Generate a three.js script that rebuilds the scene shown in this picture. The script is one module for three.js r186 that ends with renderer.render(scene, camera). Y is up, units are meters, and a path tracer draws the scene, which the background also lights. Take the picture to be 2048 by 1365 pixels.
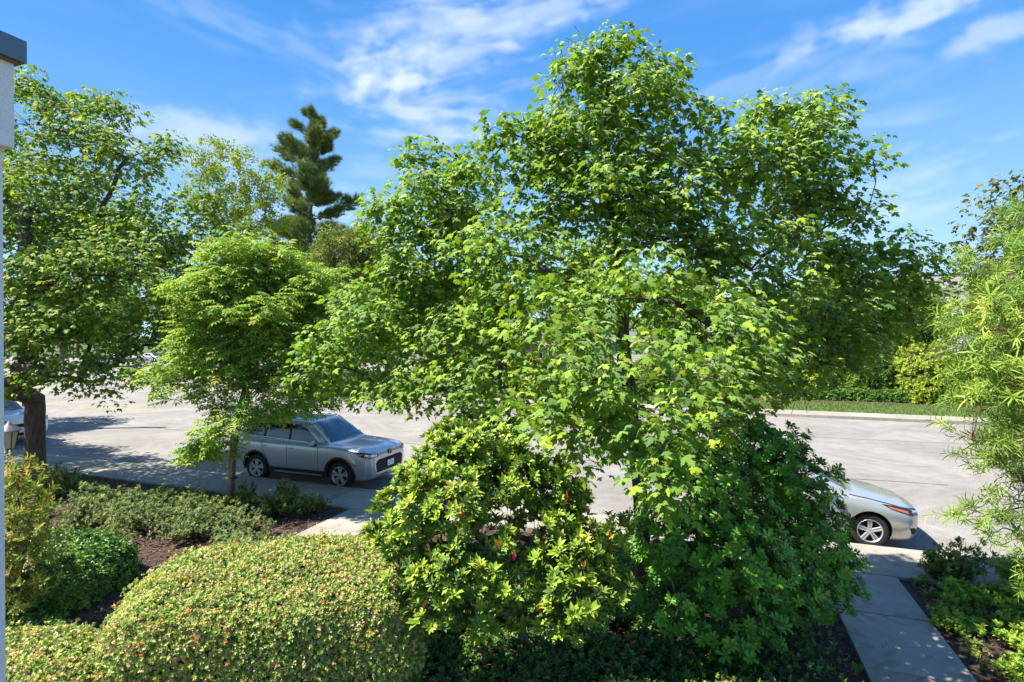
import * as THREE from 'three';
import { mergeGeometries, mergeVertices } from 'three/addons/utils/BufferGeometryUtils.js';
import { RoundedBoxGeometry } from 'three/addons/geometries/RoundedBoxGeometry.js';
import { ImprovedNoise } from 'three/addons/math/ImprovedNoise.js';
import { Brush, Evaluator, SUBTRACTION } from 'three-bvh-csg';

// ---------------------------------------------------------------- camera, sky, sun, exposure
const scene = new THREE.Scene();
const camera = new THREE.PerspectiveCamera(63.6, 1024 / 682, 0.1, 900);
camera.position.set(0, 4, 0);
camera.rotation.set(-0.0065, 0, 0);
const EXPOSURE = 3.1;
const TO_SUN = new THREE.Vector3(-0.565, 0.82, 0.055).normalize();
const renderer = new THREE.WebGLRenderer({ antialias: true });
renderer.toneMapping = THREE.LinearToneMapping;
renderer.toneMappingExposure = EXPOSURE;
renderer.shadowMap.enabled = true;
const sun = new THREE.DirectionalLight(new THREE.Color().setRGB(1, 0.94, 0.82), 4.3);
sun.name = 'sun';
sun.position.copy(TO_SUN).multiplyScalar(80);
sun.castShadow = true;
sun.shadow.mapSize.set(4096, 4096);
Object.assign(sun.shadow.camera, { left: -60, right: 60, top: 60, bottom: -60, near: 1, far: 220 });
scene.add(sun, sun.target);

// seeded random numbers
function rng(seed) { let a = seed | 0; return () => { a = (a + 0x6d2b79f5) | 0; let t = Math.imul(a ^ (a >>> 15), 1 | a); t = (t + Math.imul(t ^ (t >>> 7), 61 | t)) ^ t; return ((t ^ (t >>> 14)) >>> 0) / 4294967296; }; }
const perlin = new ImprovedNoise();
const fbm = (x, y, z, o = 4) => { let s = 0, a = 0.5; for (let i = 0; i < o; i++) { s += a * perlin.noise(x, y, z); x = x * 2.03 + 7.1; y = y * 2.03 + 3.7; z = z * 2.03 + 1.3; a *= 0.5; } return s; };
const { lerp, clamp, smoothstep } = THREE.MathUtils;
const V = (x, y, z) => new THREE.Vector3(x, y, z);
const lin = (r, g, b) => new THREE.Color().setRGB(r, g, b);

{ // blue summer sky with thin streaked cloud, the same kind of cloud all round
  const SKY = .74, W = 2048, H = 1024, data = new Float32Array(W * H * 4), D = Math.PI / 180, R = rng(77);
  const stops = [[0, .36, .50, .60], [6, .25, .40, .555], [11, .165, .315, .51], [18, .088, .228, .465], [25, .052, .178, .425], [32, .034, .15, .395], [50, .026, .12, .345], [90, .022, .10, .31]];
  // [azimuth (0 = along -z, + to the right), elevation, half width, half height, tilt, strength, puffiness], degrees
  const clouds = [[-7, 27, 9, 5.5, 8, .5, .25], [-12.5, 25, 4.2, 2.8, 20, .85, .8], [-8, 20.6, 9, 1.9, -6, .7, .3], [0, 31, 10, 4, 6, .55, .2], [-27, 27, 14, 1.6, -16, .2, .1], [38, 25.6, 9, 1.7, 6, .75, .9], [41, 22.5, 2.6, 1.4, 0, .5, .8],
    [27, 22, 11, 3.4, 8, .2, .2], [35, 12.5, 6, 3.2, 10, .4, .3], [-31, 17.5, 7, 2.6, 4, .55, .5], [30, 17.5, 8, 1.4, -4, .22, .2], [-22, 12, 7, 4, 0, .35, .4], [-14, 17, 5, 1.2, 0, .2, .3], [7, 16, 8, 2, 0, .3, .3]];
  for (let i = 0; i < 46; i++) { const az = 58 + R() * 244; clouds.push([az > 180 ? az - 360 : az, 8 + 42 * R() * R() + 4, 5 + 9 * R(), 1.5 + 4 * R(), -16 + 32 * R(), .3 + .55 * R(), R()]); }
  for (let i = 0; i < 14; i++) clouds.push([-60 + 120 * R(), 38 + 40 * R(), 8 + 14 * R(), 2 + 4 * R(), -16 + 32 * R(), .3 + .4 * R(), R() * .6]);
  for (let row = 0; row < H; row++) {
    const up = ((row + .5) / H - .5) * 180, e = Math.max(0, up);
    let k = 0; while (k < stops.length - 2 && stops[k + 1][0] < e) k++;
    const t = clamp((e - stops[k][0]) / (stops[k + 1][0] - stops[k][0]), 0, 1), near = [];
    const base = [1, 2, 3].map((c) => lerp(stops[k][c], stops[k + 1][c], t));
    for (const c of clouds) if (Math.abs(up - c[1]) < 3.2 * (c[3] + c[2] * Math.abs(Math.sin(c[4] * D)))) near.push(c);
    for (let col = 0; col < W; col++) {
      const o = (row * W + col) * 4; data[o + 3] = 1;
      if (up < 0) { const g = smoothstep(-up, 0, 5); for (let c = 0; c < 3; c++) data[o + c] = SKY * lerp(base[c], [.14, .15, .13][c], g); continue; }
      let az = ((col + .5) / W - .5) * 360 + 90; if (az > 180) az -= 360;
      let a = 0;
      for (const c of near) {
        let dx = az - c[0]; if (dx > 180) dx -= 360; if (dx < -180) dx += 360; dx *= Math.cos(up * D);
        const ct = Math.cos(c[4] * D), st = Math.sin(c[4] * D), dy = up - c[1], u = dx * ct + dy * st, v = -dx * st + dy * ct, q = (u / c[2]) ** 2 + (v / c[3]) ** 2;
        if (q > 5) continue;
        const w1 = fbm(u * .12 + c[0], v * .25, 3.3, 3) * 1.6, streak = fbm(u * .10 + w1 + c[0] * 3, v * .62 + w1 * .9, c[1], 6), puff = fbm(u * .34 + c[0], v * .5, c[1] * 2, 6);
        const n = lerp(streak, puff, c[6]) * 1.5 + .5, m = Math.exp(-q * .9);
        a = 1 - (1 - a) * (1 - clamp(smoothstep(n + m * .55, .55, 1.25) * .8 * c[5] * Math.min(1, m * 1.8), 0, 1));
      }
      a = 1 - (1 - a) * (1 - .07 * smoothstep(fbm(az * .05, up * .25, 9, 4) + .5, .4, 1) * smoothstep(up, 2, 12));
      for (let c = 0; c < 3; c++) data[o + c] = SKY * lerp(base[c], [.44, .485, .56][c], a);
    }
  }
  const sky = new THREE.DataTexture(data, W, H, THREE.RGBAFormat, THREE.FloatType);
  sky.mapping = THREE.EquirectangularReflectionMapping; sky.magFilter = THREE.LinearFilter; sky.needsUpdate = true;
  scene.background = sky; scene.environment = sky;
}

// ---------------------------------------------------------------- helpers
const taken = {};
function numbered(name) { const n = taken[name] = (taken[name] ?? -1) + 1; return n ? name + '_' + String(n).padStart(3, '0') : name; }
function tag(o, label, category, group, kind) { if (label) o.userData.label = label; if (category) o.userData.category = category; if (group) o.userData.group = group; if (kind) o.userData.kind = kind; return o; }
function thing(name, label, category, pos = [0, 0, 0], turn = 0, group) { const o = new THREE.Group(); o.name = numbered(name); o.position.set(...pos); o.rotation.y = turn; scene.add(o); return tag(o, label, category, group); }
function mesh(name, geometry, material, parent) { const m = new THREE.Mesh(geometry, material); m.name = parent && parent !== scene ? name : numbered(name); m.castShadow = m.receiveShadow = true; (parent ?? scene).add(m); return m; }
function struct(name, geometry, material) { const m = mesh(name, geometry, material); m.userData.kind = 'structure'; return m; }
// the street runs 20 degrees off the x axis: s along it (to +x), n across it (away from the house)
const TURN = -20 * Math.PI / 180, CS = Math.cos(TURN), SN = Math.sin(-TURN);
const S = (s, n, y = 0) => V(CS * s + SN * n, y, SN * s - CS * n);
const SA = (s, n, y = 0) => S(s, n, y).toArray();
function flat(s0, s1, n0, n1) { // a sheet in street axes, uv in metres
  const g = new THREE.PlaneGeometry(s1 - s0, n1 - n0); g.rotateX(-Math.PI / 2);
  const uv = g.attributes.uv; for (let i = 0; i < 4; i++) uv.setXY(i, uv.getX(i) * (s1 - s0) + s0, uv.getY(i) * (n1 - n0) + n0);
  g.translate((s0 + s1) / 2, 0, -(n0 + n1) / 2); return g;
}
const inStreet = (o, y = 0) => { o.rotation.y = TURN; o.position.y = y; return o; };
function noiseTexture(size, draw, srgb = true) { // draw(u, v) -> [r, g, b] in 0..255
  const d = new Uint8Array(size * size * 4);
  for (let y = 0; y < size; y++) for (let x = 0; x < size; x++) { const c = draw(x / size, y / size), o = (y * size + x) * 4; d[o] = clamp(c[0], 0, 255); d[o + 1] = clamp(c[1], 0, 255); d[o + 2] = clamp(c[2], 0, 255); d[o + 3] = 255; }
  const t = new THREE.DataTexture(d, size, size); t.wrapS = t.wrapT = THREE.RepeatWrapping; t.magFilter = THREE.LinearFilter; t.minFilter = THREE.LinearMipmapLinearFilter; if (srgb) t.colorSpace = THREE.SRGBColorSpace; t.needsUpdate = true; return t;
}
const wrapN = (u, v, f, z, o = 3) => { // tileable noise
  const a = u * 2 * Math.PI, b = v * 2 * Math.PI, r = f / (2 * Math.PI); return fbm(Math.cos(a) * r + 11, Math.sin(a) * r + Math.cos(b) * r * 1.0 + z, Math.sin(b) * r + z * 1.7, o);
};
const std = (o) => new THREE.MeshStandardMaterial(o), phys = (o) => new THREE.MeshPhysicalMaterial(o);

// ---------------------------------------------------------------- ground, road, pavements
const R0 = rng(5);
const asphaltTex = noiseTexture(1024, (u, v) => { const g = R0(), big = wrapN(u, v, 5, 1), mid = wrapN(u, v, 28, 4, 2), k = 122 + big * 24 + mid * 16 + (g - .5) * 22 + (g > .985 ? 30 : 0) - (g < .02 ? 30 : 0); return [k + 4, k, k - 4]; });
const asphaltBump = noiseTexture(512, () => { const k = R0() * 255; return [k, k, k]; }, false);
const road = (rep) => { const t = asphaltTex.clone(), b = asphaltBump.clone(); t.repeat.set(1 / rep, 1 / rep); b.repeat.set(1 / 1.7, 1 / 1.7); return std({ map: t, bumpMap: b, bumpScale: .003, roughness: .93 }); };
const M_ROAD = road(9.3);
const soilTex = noiseTexture(1024, (u, v) => { const g = R0(), a = wrapN(u, v, 9, 2), b = wrapN(u, v, 60, 6, 2), k = .5 + a * .5 + b * .7 + (g - .5) * .55; const tan = .5 * smoothstep(wrapN(u, v, 16, 13) + .5 + (g - .5) * .5, .5, .85); return [lerp(66, 128, tan) * (.55 + k * .8), lerp(48, 98, tan) * (.55 + k * .8), lerp(42, 66, tan) * (.55 + k * .8)]; });
const soilBump = noiseTexture(512, (u, v) => { const k = 128 + wrapN(u, v, 50, 3, 3) * 220; return [k, k, k]; }, false);
const M_SOIL = (() => { const t = soilTex.clone(), b = soilBump.clone(); t.repeat.set(.4, .4); b.repeat.set(.8, .8); return std({ map: t, bumpMap: b, bumpScale: .03, roughness: 1 }); })();
const concTex = noiseTexture(1024, (u, v) => { const g = R0(), a = wrapN(u, v, 4, 2), b = wrapN(u, v, 22, 8), s = smoothstep(wrapN(u, v, 12, 21, 4) + .5, .62, .8), k = 158 + a * 16 + b * 14 + (g - .5) * 24 - s * 16; return [k + 2, k - 4, k - 15]; });
const concMat = (shade, ox) => { const t = concTex.clone(); t.repeat.set(1 / 3.1, 1 / 3.1); t.offset.set(ox, ox * 1.7); const b = asphaltBump.clone(); b.repeat.set(.9, .9); return std({ map: t, color: new THREE.Color(shade, shade, shade), bumpMap: b, bumpScale: .0015, roughness: .9 }); };
const M_CONC = [concMat(.80, 0), concMat(.74, .31), concMat(.86, .57), concMat(.78, .83)];
const grassTex = noiseTexture(512, (u, v) => { const g = R0(), a = wrapN(u, v, 6, 4), b = wrapN(u, v, 40, 9, 2), k = .75 + a * .5 + b * .4 + (g - .5) * .4; return [92 * k, 120 * k, 50 * k]; });
const M_LAWN = (() => { const t = grassTex.clone(); t.repeat.set(.3, .3); return std({ map: t, roughness: 1, bumpMap: soilBump.clone(), bumpScale: .03 }); })();

inStreet(struct('ground', flat(-600, 600, -60, 800), std({ map: (() => { const t = grassTex.clone(); t.repeat.set(.11, .11); return t; })(), color: lin(.8, .75, .7), roughness: 1 })), -.03);
inStreet(struct('road', flat(-170, 150, 11.7, 30.85), M_ROAD));
inStreet(struct('parking_lot', flat(-150, -31, 30.85, 72), M_ROAD), .002);
const bed = inStreet(struct('planting_bed', flat(-60, 22, -8, 10.5), M_SOIL), .1);

// kerbs, pavement slabs and front walks: each slab and kerb stone is a piece with a real joint
function slabGeo(w, d, h = .16) { const g = new RoundedBoxGeometry(w, h, d, 1, .008); const p = g.attributes.position, n = g.attributes.normal, uv = g.attributes.uv; for (let i = 0; i < p.count; i++) { const side = Math.abs(n.getY(i)) < .5; uv.setXY(i, p.getX(i) + (side ? p.getZ(i) : 0), (side ? p.getY(i) : p.getZ(i))); } g.translate(0, -h / 2, 0); return g; }
function slabs(name, s0, s1, n0, n1, step, along, y, R = rng(31)) {
  const g = new THREE.Group(); g.name = numbered(name); g.userData.kind = 'structure'; scene.add(g);
  const len = along === 's' ? s1 - s0 : n1 - n0, cnt = Math.round(len / step), st = len / cnt, ge = slabGeo(along === 's' ? st - .014 : s1 - s0, along === 's' ? n1 - n0 : st - .014);
  for (let i = 0; i < cnt; i++) { const c = (i + .5) * st, m = mesh('paving_slab', ge, M_CONC[Math.floor(R() * 4)], g); m.position.copy(along === 's' ? S(s0 + c, (n0 + n1) / 2) : S((s0 + s1) / 2, n0 + c)); m.position.y = y + (R() - .5) * .005; m.rotation.y = TURN; m.rotation.z = (R() - .5) * .002; }
  return g;
}
function kerb(s0, s1, n, depth, name, y = .148) { const g = new THREE.Group(); g.name = numbered(name); g.userData.kind = 'structure'; scene.add(g); const cnt = Math.round((s1 - s0) / 3), st = (s1 - s0) / cnt, ge = slabGeo(st - .01, depth, .2), R = rng(9); for (let i = 0; i < cnt; i++) { const m = mesh('kerb_stone', ge, M_CONC[Math.floor(R() * 4)], g); m.position.copy(S(s0 + (i + .5) * st, n, y)); m.rotation.y = TURN; } return g; }
slabs('sidewalk', -52, 20, 10.42, 11.655, 1.5, 's', .15);
kerb(-52, 20, 11.76, .19, 'kerb');
inStreet(struct('gutter', flat(-52, 20, 11.858, 12.3), M_CONC[1]), .005);
slabs('front_walk', 1.68, 2.8, 1.5, 10.408, 1.5, 'n', .148, rng(8));
slabs('front_walk', -7.65, -6.5, 7.9, 10.408, 1.25, 'n', .148, rng(12));
slabs('far_sidewalk', -31, 60, 31.06, 32.5, 1.8, 's', .15, rng(14));
kerb(-31, 60, 30.95, .2, 'far_kerb');
inStreet(struct('lawn', flat(-31, 60, 32.51, 37.2), M_LAWN), .13);
inStreet(struct('far_yard', flat(-31, 90, 37.2, 140), M_LAWN), .12);
{ const g = new THREE.BoxGeometry(91, .14, .12); const e = inStreet(mesh('lawn_edging', g, std({ color: lin(.19, .1, .07), roughness: .9 })), 0); e.position.copy(S(14.5, 37.25, .15)); tag(e, 'low reddish brown edging strip behind the far lawn', 'edging'); }
{ // grass blades on the far lawn
  const R = rng(3), b = new THREE.BufferGeometry().setFromPoints([V(-.006, 0, 0), V(.006, 0, 0), V(.003, .07, .02)]); b.computeVertexNormals();
  const N = 60000, im = new THREE.InstancedMesh(b, std({ color: 0xffffff, roughness: .9, side: THREE.DoubleSide }), N), m = new THREE.Matrix4(), q = new THREE.Quaternion(), c = new THREE.Color();
  for (let i = 0; i < N; i++) { const p = S(-14 + R() * 50, 32.55 + R() * 4.6, .13); q.setFromEuler(new THREE.Euler((R() - .5) * .8, R() * 6.28, (R() - .5) * .8)); const k = .7 + R() * .9; im.setMatrixAt(i, m.compose(p, q, V(k * 2, k, k))); const t = .7 + R() * .6; im.setColorAt(i, c.setRGB(.11 * t, .17 * t, .035 * t)); }
  im.name = 'grass'; tag(im, 'short mown green grass of the far roadside lawn', 'grass', null, 'stuff'); scene.add(im);
}
// paint on the road: worn strips
const paintMat = (r, g, b) => { const R = rng(40), t = noiseTexture(256, (u, v) => { const k = .8 + wrapN(u, v, 12, 3) * .5 + (R() - .5) * .25; return [r * k, g * k, b * k]; }); t.repeat.set(.5, 1.3); return std({ map: t, roughness: .85 }); };
const M_YELLOW = paintMat(214, 182, 104), M_WHITE = paintMat(214, 210, 202), M_SEAL = paintMat(196, 188, 172), M_TAR = paintMat(112, 107, 106);
const markings = new THREE.Group(); markings.name = 'road_markings'; markings.userData.kind = 'structure'; scene.add(markings);
const strip = (name, s0, s1, n0, n1, m) => inStreet(mesh(name, flat(s0, s1, n0, n1), m, markings), .006);
strip('yellow_line', -95, -28.2, 21.25, 21.38, M_YELLOW); strip('yellow_line', -95, -28.2, 21.5, 21.62, M_YELLOW);
strip('white_line', -52, -34, 31.6, 31.9, M_WHITE); strip('white_line', -50, -44.5, 26.9, 27.3, M_WHITE); strip('white_line', -57, -46, 44, 44.4, M_WHITE);
function ribbon(name, pts, w, m) { // a wandering seam poured on the road
  const p = [], n = [], uv = [], ix = []; const R = rng(61);
  const c = new THREE.CatmullRomCurve3(pts.map(([s, nn]) => S(s, nn, 0))), N = 60;
  for (let i = 0; i <= N; i++) { const a = c.getPoint(i / N), t = c.getTangent(i / N), h = w * (.5 + R() * .8) / 2, j = (R() - .5) * .04; for (const e of [-1, 1]) { p.push(a.x - t.z * (h * e + j), .005, a.z + t.x * (h * e + j)); n.push(0, 1, 0); uv.push(i * .2, e); } if (i) { const k = i * 2; ix.push(k - 2, k - 1, k, k, k - 1, k + 1); } }
  const g = new THREE.BufferGeometry(); g.setAttribute('position', new THREE.Float32BufferAttribute(p, 3)); g.setAttribute('normal', new THREE.Float32BufferAttribute(n, 3)); g.setAttribute('uv', new THREE.Float32BufferAttribute(uv, 2)); g.setIndex(ix); return mesh(name, g, m, markings);
}
ribbon('crack_seam', [[-8, 20.5], [0, 20.6], [5, 20.45], [9, 20.6], [14, 20.5]], .06, M_SEAL);
ribbon('crack_seam', [[6.6, 20.4], [8.2, 19], [9.4, 17], [9.9, 15.2], [10.1, 13]], .05, M_SEAL);
ribbon('crack_seam', [[-40, 17.5], [-30, 17.9], [-22, 17.4], [-14, 18.3], [-4, 17.6], [6, 18]], .07, M_TAR);
ribbon('crack_seam', [[-26, 25], [-18, 24.6], [-9, 25.3], [2, 24.8], [12, 25.4]], .06, M_TAR);

// ---------------------------------------------------------------- plants: leaf shapes
function blade(rows, opts = {}) { // rows: [along, half width, sag]; a folded leaf in the xy plane, tip to +y, upper side +z
  const p = [], ix = [], fold = opts.fold ?? .25;
  rows.forEach(([y, w, z = 0], i) => { p.push(-w, y, z + w * fold, 0, y, z, w, y, z + w * fold); if (i) { const a = i * 3 - 3, b = i * 3; ix.push(a, a + 1, b, b, a + 1, b + 1, a + 1, a + 2, b + 1, b + 1, a + 2, b + 2); } });
  const g = new THREE.BufferGeometry(); g.setAttribute('position', new THREE.Float32BufferAttribute(p, 3)); g.setIndex(ix); g.computeVertexNormals(); return g;
}
function mapleLeaf(jit, seed, curl = .3) {
  const R = rng(seed), half = [[0, 0], [.13, -.07], [.36, -.07], [.30, .07], [.44, .13], [.61, .34], [.45, .36], [.39, .47], [.18, .41], [.22, .60], [.28, .70], [.13, .77], [0, 1]];
  const pts = []; for (const [x, y] of half) pts.push([x + (x ? (R() - .5) * jit : 0), y + (R() - .5) * jit]);
  for (let i = half.length - 2; i > 0; i--) pts.push([-half[i][0] + (R() - .5) * jit, half[i][1] + (R() - .5) * jit]);
  const c = [0, .3], p = [c[0], c[1], .03], ix = [];
  for (const [x, y] of pts) { const r = Math.hypot(x, y - .3); p.push(x, y, -curl * r * r + (r < .32 ? .05 : 0) + (R() - .5) * .05); }
  for (let i = 0; i < pts.length; i++) ix.push(0, 1 + i, 1 + (i + 1) % pts.length);
  const b = p.length / 3; p.push(-.012, .02, 0, .012, .02, 0, -.01, -.55, .12, .01, -.55, .12); ix.push(b, b + 2, b + 1, b + 1, b + 2, b + 3);
  const g = new THREE.BufferGeometry(); g.setAttribute('position', new THREE.Float32BufferAttribute(p, 3)); g.setIndex(ix); g.computeVertexNormals(); return g;
}
const X3 = new THREE.Vector3(), Y3 = new THREE.Vector3(), Z3 = new THREE.Vector3();
function aim(pos, tip, normal, k, kx = k) { Y3.copy(tip).normalize(); X3.crossVectors(Y3, normal); if (X3.lengthSq() < 1e-6) X3.set(1, 0, 0); X3.normalize(); Z3.crossVectors(X3, Y3); return new THREE.Matrix4().makeBasis(X3.clone().multiplyScalar(kx), Y3.clone().multiplyScalar(k), Z3.clone().multiplyScalar(k)).setPosition(pos); }
function spray(parts) { return mergeGeometries(parts.map(([g, m]) => g.clone().applyMatrix4(m))); }
const rdir = (R) => { const z = R() * 2 - 1, a = R() * 6.2832, r = Math.sqrt(1 - z * z); return V(r * Math.cos(a), z, r * Math.sin(a)); };
const LEAF = {};
LEAF.maple = [mapleLeaf(.05, 1), mapleLeaf(.07, 2, .55), mapleLeaf(.06, 3, .12), mapleLeaf(.09, 8, .8)];
{ const R = rng(4), lf = blade([[0, .04], [.25, .2, .01], [.55, .2, 0], [1, .0, -.16]]);
  const pin = (n, seed) => { const r = rng(seed), q = []; for (let i = 0; i < n; i++) for (const e of [-1, 1]) { const y = .12 + .8 * i / (n - 1), sag = -.2 * y * y; q.push([lf, aim(V(0, y, sag), V(e * (1 - .25 * y), .45 + (r() - .5) * .25, -.25), V(0, 0, 1), .36 * (1 - .35 * Math.abs(y - .5)) * (.8 + r() * .4))]); } q.push([lf, aim(V(0, .95, -.19), V(0, 1, -.5), V(0, .3, 1), .3)]); q.push([blade([[0, .008], [.5, .007, -.05], [.96, .004, -.19]]), new THREE.Matrix4()]); return spray(q); };
  LEAF.pinnate = [pin(5, 5), pin(5, 6), pin(4, 7)]; }
const obov = blade([[0, .015], [.3, .09, .02], [.65, .19, .02], [.88, .15, -.01], [1, .0, -.05]], { fold: .3 });
const ellip = blade([[0, .02], [.22, .12, .03], [.5, .17, .03], [.78, .11, -.01], [1, 0, -.09]], { fold: .35 });
const lance = blade([[0, .01], [.2, .045, .02], [.55, .05, -.02], [.85, .028, -.14], [1, 0, -.24]], { fold: .4 });
const ovate = blade([[0, .03], [.3, .24, .02], [.65, .20, 0], [1, 0, -.1]], { fold: .3 });
function whorl(leaf, n, rise, seed, jitter = .25) { const R = rng(seed), q = []; for (let i = 0; i < n; i++) { const a = i * 2.4 + R() * .4, lift = rise + (R() - .5) * jitter + .5 * (i / n), d = V(Math.cos(a), lift, Math.sin(a)); q.push([leaf, aim(V(0, .12 * i / n, 0), d, V(-Math.cos(a) * lift, 1, -Math.sin(a) * lift), .8 + R() * .35)]); } return spray(q); }
LEAF.obov = [whorl(obov, 9, .25, 11), whorl(obov, 8, .35, 12), whorl(obov, 10, .15, 13)];
LEAF.ellip = [whorl(ellip, 7, .75, 14), whorl(ellip, 8, .55, 15), whorl(ellip, 6, 1.0, 16)];
function twigSpray(leaf, n, len, k, out, seed, droop = 0) { const R = rng(seed), q = []; for (let i = 0; i < n; i++) { const t = (i + .5) / n, a = i * 2.4 + R(), d = V(Math.cos(a), out + R() * .3, Math.sin(a)); q.push([leaf, aim(V(0, t * len, -droop * t * t), d, V(R() - .5, 1.2, R() - .5), k * (.75 + R() * .5))]); } const st = blade([[0, .012], [len * .5, .009, -droop * .25], [len, .004, -droop]], { fold: .9 }); q.push([st, new THREE.Matrix4()]); return spray(q); }
LEAF.lance = [twigSpray(lance, 16, 1.6, 1, .5, 21, .4), twigSpray(lance, 13, 1.3, 1.1, .7, 22, .3), twigSpray(lance, 18, 1.9, .95, .4, 23, .5)];
LEAF.cane = [twigSpray(ellip, 9, 1.5, 1, .5, 27, .2), twigSpray(ellip, 7, 1.2, 1.1, .7, 28, .2)];
LEAF.small = [twigSpray(ovate, 7, 1, 1, .7, 24), twigSpray(ovate, 6, .8, 1.05, .9, 25), twigSpray(ovate, 8, 1.3, .95, .5, 26)];
LEAF.clump = [0, 1, 2].map((s) => { const R = rng(70 + s), q = []; for (let i = 0; i < 9; i++) { const d = rdir(R); q.push([ovate, aim(d.clone().multiplyScalar(.9 * Math.cbrt(R())), V(d.x, d.y - .3, d.z), V(R() - .5, 1, R() - .5), .7 + R() * .5)]); } return spray(q); });
LEAF.needle = [0, 1].map((s) => { const R = rng(80 + s), q = [], nd = new THREE.BufferGeometry().setFromPoints([V(-.016, 0, 0), V(.016, 0, 0), V(0, 1, 0)]); nd.computeVertexNormals(); for (let i = 0; i < 46; i++) { const a = R() * 6.28, r = .35 + R() * .75; q.push([nd, aim(V(0, R() * .5, 0), V(Math.cos(a) * r, .5 + R() * .6, Math.sin(a) * r), rdir(R), .6 + R() * .4)]); } return spray(q); });
LEAF.one = { maple: LEAF.maple[0], obov, ellip, lance, ovate };

// leaves are thin: they shine a little and let sunlight through
const leafMat = (gloss, through, coatRough = .34) => phys({ color: 0xffffff, roughness: .92, transmission: through, thickness: 0, clearcoat: gloss, clearcoatRoughness: coatRough, specularIntensity: .5, side: THREE.DoubleSide });
const LM = { maple: leafMat(.14, .46, .36), soft: leafMat(.12, .45, .45), waxy: leafMat(.42, .25, .28), lance: leafMat(.4, .34, .32), hedge: leafMat(.6, .28, .28), needle: leafMat(.1, .12), far: leafMat(.03, .4, .5) };
const tinted = new Map();
function tintedMat(base, c) { const k = base.uuid + c.getHexString(); if (!tinted.has(k)) { const m = base.clone(); m.color = c.clone(); tinted.set(k, m); } return tinted.get(k); }
const tmpC = new THREE.Color();
function pickTint(pal, R) { // pal: [[r, g, b, weight]...] linear base colours
  let w = R() * pal.reduce((a, c) => a + c[3], 0), i = 0; while (i < pal.length - 1 && (w -= pal[i][3]) > 0) i++; return i;
}
// put a cloud of leaves under a plant: copies in one part, and the largest ones seen from the street side as parts of their own
function plantLeaves(parent, partName, geos, mat, list, pal, R, opt = {}) {
  const groups = geos.map(() => []); const origin = parent.position;
  let single = new Set();
  if (opt.pieces) { const order = list.map((l, i) => [i, V().setFromMatrixPosition(l.m)]).map(([i, p]) => [i, p.distanceTo(camera.position) / (l => l)(list[i].k ?? 1), Math.abs(p.x / p.z), (4 - p.y) / -p.z]).filter((a) => a[2] < .95 && a[3] > -.65 && a[3] < .65).sort((a, b) => a[1] - b[1]); for (const a of order.slice(0, opt.pieces)) single.add(a[0]); }
  list.forEach((l, i) => { l.g = Math.floor(R() * geos.length); l.t = pickTint(pal, R); if (!single.has(i)) groups[l.g].push(l); });
  const inv = new THREE.Matrix4().makeTranslation(-origin.x, -origin.y, -origin.z);
  geos.forEach((g, k) => { if (!groups[k].length) return; const im = new THREE.InstancedMesh(g, mat, groups[k].length); groups[k].forEach((l, i) => { im.setMatrixAt(i, new THREE.Matrix4().multiplyMatrices(inv, l.m)); const c = pal[l.t], j = .82 + R() * .36, y = (R() - .5) * .16; im.setColorAt(i, tmpC.setRGB(c[0] * j * (1 + y), c[1] * j, c[2] * j * (1 - y))); }); im.name = partName; im.castShadow = im.receiveShadow = true; im.userData.kind = 'stuff'; parent.add(im); });
  for (const i of single) { const l = list[i], c = pal[l.t], m = mesh(opt.pieceName ?? 'leaf', geos[l.g], tintedMat(mat, lin(c[0], c[1], c[2])), parent); new THREE.Matrix4().multiplyMatrices(inv, l.m).decompose(m.position, m.quaternion, m.scale); }
}
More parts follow.
